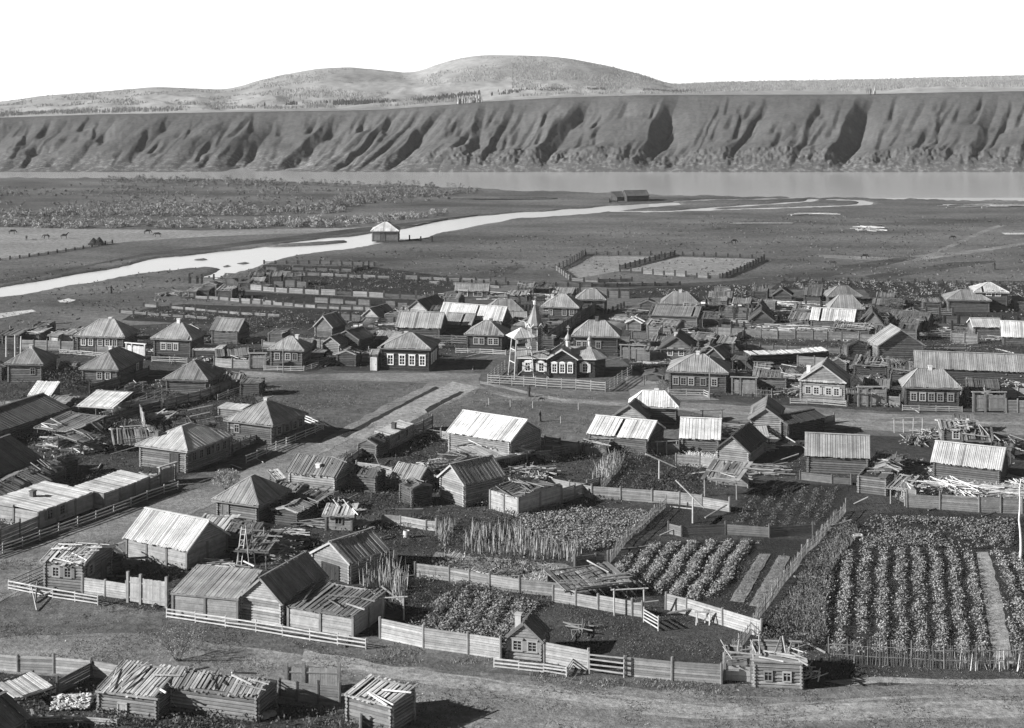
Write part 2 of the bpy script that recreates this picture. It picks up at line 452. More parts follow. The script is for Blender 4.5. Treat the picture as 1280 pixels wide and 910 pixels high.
# larch woods on the plateau and the hills: small upright trees, past counting
rg = np.random.default_rng(5)
def far_wood(name, n, alo, ahi, tlo, thi, hmin, hmax, tone, dens=None, label=None):
    a = rg.uniform(alo, ahi, n); t = rg.uniform(tlo, thi, n)
    if dens is not None:
        kk = vn(a * .02, t * 9, dens, 4) > .5; a, t = a[kk], t[kk]
    D = DT + (DS - DT) * t; z = hill_z(a, D) - .3
    x = (a - 640) / F * D; h = rg.uniform(hmin, hmax, len(a)); w = h * rg.uniform(.13, .22, len(a))
    V = []; tn = []
    for ang in (0.3, 1.9):
        cx, cy = np.cos(ang), np.sin(ang)
        b = np.stack([x, D, z], -1); o = np.stack([w * cx, w * cy, 0 * w], -1); up = np.stack([0 * h, 0 * h, h], -1)
        q = np.stack([b - o * .5, b + o * .5, b + o + up * .45, b + o * .12 + up, b - o * .12 + up, b - o + up * .45], 1)
        V.append(q.reshape(-1, 3)); tn.append(tone * rg.uniform(.6, 1.4, len(a)))
    ob = numpy_quads(name, np.concatenate(V), np.concatenate(tn), M['leaf'], kind='stuff', nv=6)
    tag(ob, label, 'forest')
far_wood('far_forest', 16000, 640, 1700, .30, .98, 1.3, 2.4, .3, None, 'thin forest covering the plateau behind the bluffs at right')
far_wood('far_forest', 26000, -300, 880, .10, .98, 1.0, 1.9, .32, 61, 'scattered woodland over the rounded far hills')
far_wood('plateau_edge_forest', 2200, 330, 880, .17, .24, 1.3, 2.8, .14, 77, 'dark line of trees along the foot of the domed hill')
far_wood('gully_forest', 60, 571, 602, .0, .04, 2, 4, .4, None, 'clump of pale larches at the bluff edge below the dome')
far_wood('gully_forest', 16, 1084, 1094, .0, .012, 2, 4, .4, None, 'few pale larches at the head of the deep gully at right')

# haze: one closed box of even air round everything
hz = MB(); hz.box(-6500, -260, -3.4, 6500, 2600, 66, 1)
ho = hz.build('haze', bpy.data.materials.new('haze_air'), kind='stuff')
hmt = ho.data.materials[0]; hmt.use_nodes = True; hnt = hmt.node_tree; hnt.nodes.clear()
out = hnt.nodes.new('ShaderNodeOutputMaterial'); pv = hnt.nodes.new('ShaderNodeVolumePrincipled')
pv.inputs['Density'].default_value = .00008; pv.inputs['Color'].default_value = (.95, .95, .95, 1)
hnt.links.new(pv.outputs[0], out.inputs['Volume'])
tag(ho, 'pale haze lying over the river and the far hills', 'haze')

# ---- sheets on the ground
def sheet(name, pts, mat, lift, jit=.5, step=1.6, kind='structure', world=False):
    P = [Vector(p) if world else G(*p) for p in pts]
    out = []; k = len(P)
    for i in range(k):
        a, b = P[i], P[(i + 1) % k]; n = max(1, min(160, int((b - a).length / step)))
        nr = Vector((-(b - a).y, (b - a).x, 0)); nr = nr.normalized() if nr.length > 0 else nr
        for j in range(n):
            p = a.lerp(b, j / n)
            if jit: p = p + nr * (noise.noise(p * .5) + .6 * noise.noise(p * 1.7)) * jit
            out.append(Vector((p.x, p.y, 0)))
    tri = tessellate_polygon([out])
    me = bpy.data.meshes.new(name)
    me.from_pydata([tuple(p) for p in out], [], [tuple(t) for t in tri])
    for p in me.polygons:
        pass
    me.update()
    bm2 = bmesh.new(); bm2.from_mesh(me)
    for f in bm2.faces:
        if f.normal.z < 0: f.normal_flip()
    bm2.to_mesh(me); bm2.free()
    me.materials.append(mat)
    o = bpy.data.objects.new(name, me); COL.objects.link(o); o.location = (0, 0, lift); o['kind'] = kind
    return o
# ---------------------------------------------------------------- builders for log buildings and fences
def clip_strip(poly, s0, s1):
    def cut(pl, val, keep_less):
        o = []
        for i in range(len(pl)):
            a, b = pl[i], pl[(i + 1) % len(pl)]
            ia = (a[0] <= val) if keep_less else (a[0] >= val); ib = (b[0] <= val) if keep_less else (b[0] >= val)
            if ia: o.append(a)
            if ia != ib:
                q = (val - a[0]) / (b[0] - a[0]); o.append((val, a[1] + q * (b[1] - a[1])))
        return o
    p = cut(poly, s0, False)
    return cut(p, s1, True) if len(p) > 2 else []

def boards(mb, poly, along, width, th, tone, var=.16, gap=.012, endj=.06, zj=.02, skew=0.0, miss=0.0, dark=.1, sag=0.0):
    """lay boards over a flat polygon; every board is a thin prism of its own"""
    P = [Vector(p) for p in poly]; nrm = Vector((0, 0, 0))
    for i in range(len(P)): nrm += (P[i] - P[0]).cross(P[(i + 1) % len(P)] - P[0])
    nrm.normalize()
    if nrm.z < 0: nrm = -nrm
    t = Vector(along); t = (t - nrm * t.dot(nrm)).normalized(); s = nrm.cross(t)
    O = P[0]; q = [((p - O).dot(s), (p - O).dot(t)) for p in P]
    lo = min(a[0] for a in q); hi = max(a[0] for a in q); x = lo; i = 0
    while x < hi - .02:
        w = width * rr(.8, 1.2); x1 = min(x + w, hi)
        c = clip_strip(q, x + gap, x1 - gap)
        if len(c) > 2 and R.random() >= miss:
            tm = min(a[1] for a in c); tM = max(a[1] for a in c)
            j0, j1 = rr(-endj, endj), rr(-endj, endj)
            sk = rr(-skew, skew); lift = rr(0, zj) + (i % 2) * zj * .7; fs = (x - lo) / max(.1, hi - lo); lift -= sag * math.sin(math.pi * fs)
            pts = []
            for a in c:
                tt = a[1]
                if tt < tm + .05: tt -= j0
                if tt > tM - .05: tt += j1
                pts.append(O + s * (a[0] + sk * (tt - tm)) + t * tt + nrm * (th + lift))
            tn = tone * (1 + rr(-var, var))
            if R.random() < dark: tn *= rr(.5, .75)
            mb.slab(pts, th, tn)
        x = x1; i += 1

def log_box(mb, x0, y0, x1, y1, z0, z1, tone, sp=.24, ext=.2, core=True, ends=None):
    """four walls of round logs crossing at the corners"""
    n = max(2, round((z1 - z0) / sp)); s = (z1 - z0) / n; r = s * (.5 if z1 - z0 > 0 and sp > .26 else .475)
    for i in range(n):
        z = z0 + s * (i + .5)
        for y in (y0, y1):
            mb.log((x0 - ext * rr(.8, 1.2), y, z - s * .12), (x1 + ext * rr(.8, 1.2), y, z - s * .12), r * rr(.94, 1.04), tone * rr(.62, 1.28), endt=tone * 1.25)
        for x in (x0, x1):
            mb.log((x, y0 - ext * rr(.8, 1.2), z + s * .12), (x, y1 + ext * rr(.8, 1.2), z + s * .12), r * rr(.94, 1.04), tone * rr(.62, 1.28), endt=tone * 1.25)
    if core: mb.box(x0, y0, z0, x1, y1, z1 - .02, tone * .22)

def board_wall(mb, a, b, z0, z1, tone, width=.2, vertical=False, th=.05, var=.15):
    """flat boarding between ground points a and b"""
    a = Vector((a[0], a[1], 0)); b = Vector((b[0], b[1], 0)); d_ = b - a; L = d_.length
    if L < .05: return
    u = d_ / L
    if vertical:
        n = max(1, int(L / width))
        for i in range(n):
            p = a + u * (L * (i + .5) / n)
            mb.bar(p + Vector((0, 0, z0)), p + Vector((0, 0, z1 + rr(-.03, .05))), L / n * .94, th * rr(.8, 1.3), tone * rr(1 - var, 1 + var), up=(-u.y, u.x, 0))
    else:
        n = max(1, round((z1 - z0) / width))
        for i in range(n):
            z = z0 + (z1 - z0) * (i + .5) / n
            mb.bar(a + Vector((0, 0, z + rr(-.02, .02))), b + Vector((0, 0, z + rr(-.02, .02))), th * rr(.7, 1.4), (z1 - z0) / n * .93, tone * rr(1 - var, 1 + var))

class WallFrame:
    def __init__(s, kind, x0, y0, x1, y1, r):
        s.k = kind
        if kind == 'f': s.o, s.u, s.n, s.L = Vector((x0, y0 - r, 0)), Vector((1, 0, 0)), Vector((0, -1, 0)), x1 - x0
        if kind == 'r': s.o, s.u, s.n, s.L = Vector((x1 + r, y0, 0)), Vector((0, 1, 0)), Vector((1, 0, 0)), y1 - y0
        if kind == 'l': s.o, s.u, s.n, s.L = Vector((x0 - r, y1, 0)), Vector((0, -1, 0)), Vector((-1, 0, 0)), y1 - y0
        if kind == 'b': s.o, s.u, s.n, s.L = Vector((x1, y1 + r, 0)), Vector((-1, 0, 0)), Vector((0, 1, 0)), x1 - x0
    def p(s, a, out, z): return s.o + s.u * a + s.n * out + Vector((0, 0, z))

def add_window(parent, wf, a, z, w, h, style='w', tone=.6, arch=False):
    """frame (part) > pane, shutters (sub-parts); style w = white casing, s = with shutters, p = plain wood casing"""
    mb = MB(); fw = .13 if style != 'p' else .09
    def bar(a0, z0, a1, z1, o0, o1, t):
        mb.slab([wf.p(a0, o1, z0), wf.p(a1, o1, z0), wf.p(a1, o1, z1), wf.p(a0, o1, z1)], o1 - o0, t)
    t = tone if tone > .8 else tone * rr(.55, .95)
    bar(a - w / 2 - fw, z - fw, a + w / 2 + fw, z, -.03, .06, t); bar(a - w / 2 - fw, z + h, a + w / 2 + fw, z + h + fw * 1.3, -.03, .08, t)
    bar(a - w / 2 - fw, z, a - w / 2, z + h, -.03, .055, t); bar(a + w / 2, z, a + w / 2 + fw, z + h, -.03, .055, t)
    bar(a - .025, z, a + .025, z + h, -.01, .03, t); bar(a - w / 2, z + h * .62, a + w / 2, z + h * .62 + .05, -.01, .028, t)
    if style != 'p':
        bar(a - w / 2, z + h * .3, a + w / 2, z + h * .3 + .035, -.01, .026, t)
        bar(a - w / 2 - fw * 1.5, z + h + fw * 1.3, a + w / 2 + fw * 1.5, z + h + fw * 1.3 + .07, -.03, .12, t * .9)
    if arch:
        n = 6
        for i in range(n):
            a0 = math.pi * i / n; a1 = math.pi * (i + 1) / n; r_ = w / 2 + fw
            mb.slab([wf.p(a + math.cos(q) * k_, .06, z + h + fw * 1.2 + math.sin(q) * k_ * .55) for q, k_ in ((a0, 0), (a0, r_), (a1, r_))], .08, t)
    f = mb.build('window', M['paint'], parent)
    g2 = MB(); g2.poly([wf.p(a - w / 2, .0, z), wf.p(a + w / 2, .0, z), wf.p(a + w / 2, .0, z + h), wf.p(a - w / 2, .0, z + h)], 1)
    g2.build('pane', M['glass'], f)
    if style == 's':
        for sg in (-1, 1):
            m2 = MB(); c = a + sg * (w / 2 + fw + w * .27); ww = w * .24
            m2.slab([wf.p(c - ww, .07, z - .05), wf.p(c + ww, .05, z - .05), wf.p(c + ww, .05, z + h + .05), wf.p(c - ww, .07, z + h + .05)], .035, t * .8)
            m2.build('shutter', M['paint'], f)
    return f

def add_door(parent, wf, a, w, h, tone=.2, z=0.0):
    mb = MB()
    for sg in (-1, 1): mb.bar(wf.p(a + sg * w / 2, .02, z), wf.p(a + sg * w / 2, .02, z + h), .1, .1, tone * 1.2)
    mb.bar(wf.p(a - w / 2 - .05, .02, z + h), wf.p(a + w / 2 + .05, .02, z + h), .1, .12, tone * 1.2)
    n = 4
    for i in range(n):
        q = a - w / 2 + w * (i + .5) / n
        mb.slab([wf.p(q - w / n * .47, .03, z), wf.p(q + w / n * .47, .03, z), wf.p(q + w / n * .47, .03, z + h), wf.p(q - w / n * .47, .03, z + h)], .04, tone * rr(.85, 1.15))
    d_ = mb.build('door', M['wood'], parent)
    hb_ = MB(); hb_.bar(wf.p(a + w * .3, .08, z + h * .45), wf.p(a + w * .3, .08, z + h * .55), .04, .04, .05); hb_.build('handle', M['metal'], d_)
    return d_

LOGR = .12
def bld(name, label, cat, kind, fl, fr, base, back, ridge=None, rise=None, rt=.36, wt=.22, oh=.35, win=(), doors=(), chim=(), group=None,
        shab=.12, bw=None, wall='log', cutx=None, skirt=0, tone_end=None, rpole=0, snow=None, rd='down', ww=.62, wh=.85, pediment=False, mn=None, dormer=False, soil=False, open_front=False):
    """one log building. fl, fr: where the photograph shows the two ends of its front eave; base: row of the ground under fl;
    back: depth in metres or the pixel of the back corner of the eave, with 'L' for the left one"""
    D0 = F * H / (base - YH); h = (base - fl[1]) * D0 / F
    Lf, Rf = G(fl[0], fl[1], h), G(fr[0], fr[1], h)
    u = Rf - Lf; u.z = 0; Wd = u.length; u.normalize(); v = Vector((-u.y, u.x, 0))
    if isinstance(back, (int, float)): Dp = float(back)
    else:
        hb = h + (rise or 0) if kind == 'pent' else h
        q = G(back[0], back[1], hb) - (Lf if len(back) > 2 else Rf); Dp = q.dot(v)
        if Dp < 2 or Dp > 25: print('DEPTH?', name, label, round(Dp, 1)); Dp = min(max(Dp, 3), 14)
    c = (Lf + Rf) * .5 + v * Dp * .5; c.z = 0
    if ridge is not None:
        if kind == 'gy': q = (Lf + Rf) * .5
        elif kind == 'pent': q = (Lf + Rf) * .5 + v * Dp
        elif kind == 'hip' and Dp > Wd: q = (Lf + Rf) * .5 + v * (Wd / 2)
        else: q = c
        rise = H - (ridge - YH) * q.y / F - h
    if rise is None: rise = 1.0
    if not (.05 < rise < 4.5): print('RISE?', name, label, round(rise, 2)); rise = min(max(rise, .3), 3.5)
    if not (1.2 < h < 5) or not (1.5 < Wd < 30): print('DIM?', name, label, 'h', round(h, 1), 'W', round(Wd, 1), 'D', round(Dp, 1))
    e = empty(name, c, math.atan2(u.y, u.x)); tag(e, label, cat, group); FOOT.append((c.copy(), u.copy(), v.copy(), Wd, Dp, h, name, label))
    if kind == 'hip': oh = max(oh, .5)
    a, b = Wd / 2, Dp / 2
    far = c.y > 235; bw = bw or (.34 if far else .26)
    x0, y0, x1, y1 = -a + oh, -b + oh, a - oh, b - oh
    if wall == 'plank': x0 += .0
    sl = {'hip': rise / min(a, b), 'gx': rise / b, 'gy': rise / a, 'pent': rise / Dp}[kind]
    wtop = h + oh * sl
    wt *= .72
    # walls
    mb = MB(); sp = .27 if far else .245
    if wall == 'log':
        log_box(mb, x0, y0, x1, y1, 0, wtop - .04, wt, sp)
    elif wall == 'plank':
        mb.box(x0 + .06, y0 + .06, 0, x1 - .06, y1 - .06, wtop - .05, wt * .5)
        cs = [(x0, y0), (x1, y0), (x1, y1), (x0, y1)]
        for i in range(4):
            pa, pb = Vector(cs[i]), Vector(cs[(i + 1) % 4]); L = (pb - pa).length; n = max(1, round(L / 2.6))
            for j in range(n):
                board_wall(mb, pa.lerp(pb, j / n), pa.lerp(pb, (j + 1) / n), .02, wtop - .05, wt, .2)
                pp = pa.lerp(pb, j / n); mb.bar((pp.x, pp.y, 0), (pp.x, pp.y, wtop), .2, .2, wt * .6)
    # gables
    def gable_logs(xa, xb, y, horiz):
        n = max(2, round(rise / sp)); half = (xb - xa) / 2; mid = (xa + xb) / 2
        for i in range(n):
            f = (i + .5) / n; z = wtop + (rise - oh * sl) * f - .05; q = half * (1 - f)
            r_ = (rise / n) * .52
            p0, p1 = ((mid - q, y, z), (mid + q, y, z)) if horiz else ((y, mid - q, z), (y, mid + q, z))
            mb.log(p0, p1, min(r_, .15), wt * rr(.85, 1.15) * (tone_end or 1))
    if kind == 'gy' and wall != 'open':
        for y in (y0, y1): gable_logs(x0, x1, y, True)
        mb.slab([(x0, y1, wtop), (x0, y0, wtop), (0, y0, h + rise - .1), (0, y1, h + rise - .1)], .03, wt * .3)
    if kind == 'gx' and wall != 'open':
        for x in (x0, x1): gable_logs(y0, y1, x, False)
    if kind == 'pent' and wall != 'open':
        for x in (x0, x1):
            n = max(1, round(rise / sp))
            for i in range(n):
                f = (i + .5) / n
                mb.log((x, y0 + (y1 - y0) * f, wtop + (rise - 2 * oh * sl) * f - .03), (x, y1 + .15, wtop + (rise - 2 * oh * sl) * f - .03), rise / n * .5, wt * rr(.85, 1.15))
        n = max(1, round(rise / sp))
        for i in range(n):
            z = wtop + (rise - 2 * oh * sl) * (i + .5) / n - .04
            mb.log((x0 - .15, y1, z), (x1 + .15, y1, z), rise / n * .5, wt * rr(.85, 1.15))
    if wall == 'open':
        npx = max(1, round(Wd / 2.8))
        for i in range(npx + 1):
            x = x0 + (x1 - x0) * i / npx
            for y, zt in ((y0, wtop), (y1, wtop + (rise if kind == 'pent' else 0))):
                mp = MB(); mp.log((x, y, 0), (x + rr(-.05, .05), y, zt), .09, wt * rr(.9, 1.2), 6, .075); mp.build('post', M['wood'], e)
        mp = MB(); mp.log((x0 - .3, y0, wtop - .05), (x1 + .3, y0, wtop - .05), .08, wt); mp.build('beam', M['wood'], e)
        mb.log((x0 - .3, y1, wtop - .05 + (rise if kind == 'pent' else 0)), (x1 + .3, y1, wtop - .05 + (rise if kind == 'pent' else 0)), .08, wt)
        mp = MB(); board_wall(mp, (x0, y1), (x1, y1), .1, wtop * .8, wt * .8, .25); mp.build('back_wall', M['wood'], e)
    wo = mb.build('log_wall' if wall == 'log' else ('plank_wall' if wall == 'plank' else 'beam'), M['wood'], e)
    if open_front: pass
    rt = rt * .74 if rt < .45 else rt * .9
    # roof
    mb = MB(); th = .035; hz_ = h + .02
    kw = dict(width=bw, th=th, tone=rt, endj=.05 + shab * .25, zj=.015 + shab * .05, skew=shab * .05, miss=shab * .05, var=.13 + shab * .25, dark=.02 + shab * .33, gap=.02, sag=0 if kind == 'hip' else .04 + shab * .22)
    def face(pts, along, tn=1.0, **k2):
        k3 = dict(kw); k3.update(k2); k3['tone'] = rt * tn
        boards(mb, pts, along, k3.pop('width'), k3.pop('th'), k3.pop('tone'), **k3)
    if kind == 'hip':
        if a >= b: rl = max(a - b, .25); ra, rb = (-rl, 0), (rl, 0)
        else: rl = max(b - a, .25); ra, rb = (0, -rl), (0, rl)
        zt = h + rise
        A_, B_, C_, D_ = (-a, -b, hz_), (a, -b, hz_), (a, b, hz_), (-a, b, hz_)
        r0, r1 = (ra[0], ra[1], zt), (rb[0], rb[1], zt)
        if a >= b:
            face([A_, B_, r1, r0], (0, 1, 0)); face([B_, C_, r1], (1, 0, 0)); face([C_, D_, r0, r1], (0, 1, 0)); face([D_, A_, r0], (1, 0, 0))
        else:
            face([A_, B_, r0], (0, 1, 0)); face([B_, C_, r1, r0], (1, 0, 0)); face([C_, D_, r1], (0, 1, 0)); face([D_, A_, r0, r1], (1, 0, 0))
        for p, q in ((A_, r0), (B_, r1 if a >= b else r0), (C_, r1), (D_, r0 if a >= b else r1), (r0, r1)):
            mb.bar(Vector(p) + Vector((0, 0, .07)), Vector(q) + Vector((0, 0, .07)), .16, .04, rt * 1.25)
        for p, q in ((A_, B_), (B_, C_), (C_, D_), (D_, A_)):
            mb.bar(Vector(p) - Vector((0, 0, .09)), Vector(q) - Vector((0, 0, .09)), .05, .14, rt * .7)
    elif kind == 'gx':
        zt = h + rise
        face([(-a, -b, hz_), (a, -b, hz_), (a, 0, zt), (-a, 0, zt)], (0, 1, 0)); face([(a, b, hz_), (-a, b, hz_), (-a, 0, zt), (a, 0, zt)], (0, 1, 0))
        if shab < .3: mb.bar((-a - .05, -.07, zt + .08), (a + .05, -.07, zt + .08), .16, .05, rt * 1.2); mb.bar((-a - .05, .07, zt + .09), (a + .05, .07, zt + .09), .14, .05, rt * 1.1)
        for x in (-a, a):
            for sg in (-1, 1): mb.bar((x, sg * b, h - .06), (x, 0, zt - .06), .05, .17, rt * 1.2)
    elif kind == 'gy':
        zt = h + rise
        face([(-a, b, hz_), (-a, -b, hz_), (0, -b, zt), (0, b, zt)], (1, 0, 0)); face([(a, -b, hz_), (a, b, hz_), (0, b, zt), (0, -b, zt)], (1, 0, 0))
        mb.bar((-.07, -b - .05, zt + .08), (-.07, b + .05, zt + .08), .16, .05, rt * 1.2)
        for y in (-b, b):
            for sg in (-1, 1): mb.bar((sg * a, y, h - .05), (0, y, zt - .05), .05, .18, rt * 1.3)
    elif kind == 'pent':
        zt = h + rise
        face([(-a, -b, hz_), (a, -b, hz_), (a, b, zt), (-a, b, zt)], (0, 1, 0) if rd == 'down' else (1, 0, 0))
        mb.bar((-a, -b + .02, h - .08), (a, -b + .02, h - .08), .06, .14, rt * .6)
    if pediment:   # short roof skirt across the front gable
        boards(mb, [(-a, -b - .1, h - .12), (a, -b - .1, h - .12), (a - .2, -b + .45, h + .18), (-a + .2, -b + .45, h + .18)], (0, 1, 0), .3, .03, rt * 1.2)
    if skirt:     # lower apron of boards round the foot of the roof
        boards(mb, [(-a - skirt, -b - skirt, h - skirt * .35), (a + skirt, -b - skirt, h - skirt * .35), (a, -b + .1, h + .02), (-a, -b + .1, h + .02)], (0, 1, 0), bw, .03, rt * 1.15)
        boards(mb, [(a + skirt, -b - skirt, h - skirt * .35), (a + skirt, b, h - skirt * .35), (a, b, h + .02), (a - .1, -b, h + .02)], (1, 0, 0), bw, .03, rt * 1.15)
    for i in range(rpole):  # loose poles weighing the roof down
        x = rr(-a, a); y = rr(-b, b * .3); an = rr(-.5, .5) if R.random() < .6 else rr(1.2, 1.9); L = rr(1.5, 3.5)
        def zr(x, y):
            if kind == 'pent': return h + rise * (y + b) / Dp
            if kind == 'gx': return h + rise * (1 - abs(y) / b)
            if kind == 'gy': return h + rise * (1 - abs(x) / a)
            return h + rise * min(1 - abs(x) / a, 1 - abs(y) / b)
        x2 = min(max(x + math.cos(an) * L, -a - .4), a + .4); y2 = min(max(y + math.sin(an) * L, -b - .4), b + .4)
        mb.log((x, y, zr(x, y) + .16), (x2, y2, max(zr(x2, y2), h) + .18), rr(.04, .08), rt * rr(.8, 1.6), 5)
    ro = mb.build('roof', M['roofw'], e)
    for cx, cy, ct, ch in chim:
        m2 = MB(); x, y = cx * a, cy * b
        zr_ = h + rise * (max(0, 1 - (abs(y) / b if kind == 'gx' or (kind == 'hip' and a >= b) else abs(x) / a)) if kind != 'pent' else (y + b) / Dp)
        m2.box(x - .24, y - .24, zr_ - .5, x + .24, y + .24, zr_ + ch, ct); m2.box(x - .3, y - .3, zr_ + ch, x + .3, y + .3, zr_ + ch + .12, ct * .9)
        m2.build('chimney', M['brick'], ro)
    r_ = LOGR if wall == 'log' else .04
    for wsp in win:   # (wall, [fractions], style, tone)
        wf = WallFrame(wsp[0], x0, y0, x1, y1, r_)
        zz = wsp[4] if len(wsp) > 4 else min(max(.7, h - wh - .5), 1.2)
        for f in wsp[1]: add_window(e, wf, wf.L * f, zz, wsp[5] if len(wsp) > 5 else ww, wsp[6] if len(wsp) > 6 else wh, wsp[2], wsp[3])
    for dsp in doors:
        wf = WallFrame(dsp[0], x0, y0, x1, y1, r_); add_door(e, wf, wf.L * dsp[1], dsp[2], min(dsp[3], h - .2), dsp[4] if len(dsp) > 4 else .2)

    BL.append((name, label, round(Wd, 1), round(Dp, 1), round(h, 1), round(rise, 1)))
    return e
BL = []; FOOT = []

# ---- fences
def fence(kind, label, pts, hpx=None, h=1.3, tone=.3, sp=2.4, group=None, lean=.03, closed=False, world=False, gaps=(), name=None):
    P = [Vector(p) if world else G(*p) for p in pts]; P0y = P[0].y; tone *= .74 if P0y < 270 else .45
    if hpx: h = hpx * P[0].y / F
    nm = name or {'plank': 'plank_fence', 'rail': 'rail_fence', 'picket': 'picket_fence', 'wattle': 'stake_fence'}[kind]
    e = empty(nm, P[0]); tag(e, label, 'fence', group); O = P[0].copy()
    P = [p - O for p in P]
    if closed: P.append(P[0].copy())
    Lt = sum((P[i + 1] - P[i]).length for i in range(len(P) - 1))
    if Lt / sp > 90: sp = Lt / 90
    cnt = 0
    for i in range(len(P) - 1):
        a, b = P[i], P[i + 1]; L = (b - a).length; n = max(1, round(L / sp)); u = (b - a).normalized() if L > 0 else Vector((1, 0, 0)); nr = Vector((-u.y, u.x, 0))
        for j in range(n + (1 if i == len(P) - 2 else 0)):
            p = a.lerp(b, j / n) + nr * (noise.noise((a.lerp(b, j / n) + O) * .21) * .25)
            m1 = MB(); ph = h + (rr(.05, .35) if kind == 'plank' else rr(.0, .12)); pw = .2 if kind == 'plank' else .11
            if kind == 'wattle': ph = h + rr(-.1, .2); pw = .09
            m1.log((p.x, p.y, 0), (p.x + rr(-lean, lean), p.y + rr(-lean, lean), ph), pw / 2 * 1.1, tone * (.62 if kind == 'plank' else 1.0) * rr(.85, 1.2), 6)
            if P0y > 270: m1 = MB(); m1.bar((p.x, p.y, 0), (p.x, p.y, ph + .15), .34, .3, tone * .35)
            m1.build('post', M['wood'], e)
            if j == n: break
            q = a.lerp(b, (j + 1) / n) + nr * (noise.noise((a.lerp(b, (j + 1) / n) + O) * .21) * .25)
            if cnt in gaps: cnt += 1; continue
            cnt += 1
            m2 = MB(); hv = rr(.6, 1.05)
            if kind == 'plank':
                k = max(3, round(h / .19)); miss = R.random() < .14
                if P0y > 270 and R.random() < .12: continue
                for r in range(k):
                    if miss and r == k - 1: continue
                    z = h * (r + .5) / k * (1 if P0y < 270 else hv); za, zb = rr(-.015, .015), rr(-.02, .02)
                    m2.bar((p.x, p.y, z + za), (q.x, q.y, z + zb), .07, h / k * .87, tone * rr(.66, 1.2))
            elif kind == 'rail':
                k = 3 if h < 1.2 else 4
                for r in range(k):
                    z = h * (.25 + .7 * r / (k - 1)) - .04
                    m2.bar((p.x, p.y - .05, z + rr(-.04, .04)), (q.x, q.y - .05, z + rr(-.04, .04)), .05, .11, tone * rr(.85, 1.2))
            elif kind == 'picket':
                for z in (h * .3, h * .8): m2.bar((p.x, p.y, z), (q.x, q.y, z), .05, .08, tone)
                m = max(2, int((q - p).length / .17))
                for r in range(m):
                    s_ = p.lerp(q, (r + .5) / m); m2.bar((s_.x, s_.y, 0), (s_.x + rr(-.02, .02), s_.y, h * rr(.93, 1.05)), .1, .035, tone * rr(.75, 1.25), up=(nr.x, nr.y, 0))
            else:
                for z in (h * .35, h * .75): m2.log((p.x, p.y, z), (q.x, q.y, z + rr(-.05, .05)), .035, tone, 5)
                m = max(2, int((q - p).length / .13))
                for r in range(m):
                    s_ = p.lerp(q, (r + .5) / m)
                    if R.random() < .06: continue
                    m2.log((s_.x, s_.y + rr(-.05, .05), 0), (s_.x + rr(-.14, .14), s_.y + rr(-.1, .1), h * rr(.6, 1.15)), rr(.02, .04), tone * rr(.6, 1.4), 4, .015)
            m2.build({'plank': 'plank_panel', 'rail': 'rails', 'picket': 'picket_panel', 'wattle': 'stakes'}[kind], M['wood'], e)
    return e

def gate(label, a, b, h=2.2, tone=.25, leaf=1, lintel=True, split=.35, cat='gate'):
    """yard gate between ground pixels a and b"""
    A_, B_ = G(*a), G(*b); e = empty('yard_gate', A_, math.atan2((B_ - A_).y, (B_ - A_).x)); tag(e, label, cat)
    L = (B_ - A_).length; xs = [0, L * split, L] if leaf > 1 else [0, L]
    for x in xs:
        m1 = MB(); m1.bar((x, 0, 0), (x, 0, h + rr(0, .15)), .22, .22, tone * .8); m1.build('gate_post', M['wood'], e)
    for i in range(len(xs) - 1):
        m1 = MB(); board_wall(m1, (xs[i] + .15, 0), (xs[i + 1] - .15, 0), .15, h * .86, tone * rr(.95, 1.25), .17, True)
        for z in (.5, h * .7): m1.bar((xs[i] + .12, -.05, z), (xs[i + 1] - .12, -.05, z), .04, .1, tone)
        m1.build('gate_leaf', M['wood'], e)
    if lintel:
        m1 = MB(); m1.bar((-.25, 0, h + .05), (L + .25, 0, h + .05), .35, .12, tone * 1.3); m1.build('lintel', M['wood'], e)
    return e

def pile(name, label, cat, c, size, n, tone=.4, r=.06, ang=0.0, spread=.5, hgt=.5, group=None, board=False, xs=.3):
    """heap of poles or boards dropped one on another"""
    p0 = G(*c); e = MB(); Lx, Ly = size
    for i in range(n):
        a = ang + rr(-spread, spread); L = Lx * rr(.45, 1.0); x = rr(-xs, xs) * Lx; y = rr(-.5, .5) * Ly; z = .1 + rr(0, 1) * hgt * (1 - abs(y) / (Ly * .55 + .01)) * .9
        dx, dy = math.cos(a) * L / 2, math.sin(a) * L / 2; dz = rr(-.15, .15) * hgt
        t = tone * rr(.6, 1.35)
        if board: e.bar((x - dx, y - dy, z - dz + .05), (x + dx, y + dy, z + dz + .05), rr(.14, .24), .04, t)
        else: e.log((x - dx, y - dy, z - dz + .05), (x + dx, y + dy, z + dz + .05), r * rr(.6, 1.3), t, 6)
    o = e.build(name, M['wood'], None, p0); tag(o, label, cat, group); return o
# ---------------------------------------------------------------- roads, tracks, garden beds, patches of turf
sheet('street', [(-60, 716), (200, 628), (300, 590), (400, 552), (470, 512), (560, 468), (640, 495), (760, 500), (880, 504), (1120, 518), (1750, 526), (1750, 556), (1130, 540), (930, 528), (850, 512), (640, 500), (600, 486), (545, 512), (440, 560), (360, 610), (300, 640), (150, 690), (20, 745), (-60, 760)], M['dirt'], .004, .6)
sheet('street', [(-60, 800), (150, 790), (300, 808), (470, 830), (620, 842), (760, 856), (900, 868), (1000, 872), (1150, 858), (1750, 845), (1750, 1000), (-60, 1000)], M['dirt'], .006, .7)
sheet('street', [(300, 463), (380, 468), (470, 466), (560, 466), (600, 467), (600, 482), (520, 478), (420, 475), (310, 478)], M['dirt'], .005, .4)
sheet('path', [(432, 545), (500, 510), (566, 477), (600, 484), (540, 512), (470, 552)], M['path'], .010, .25)
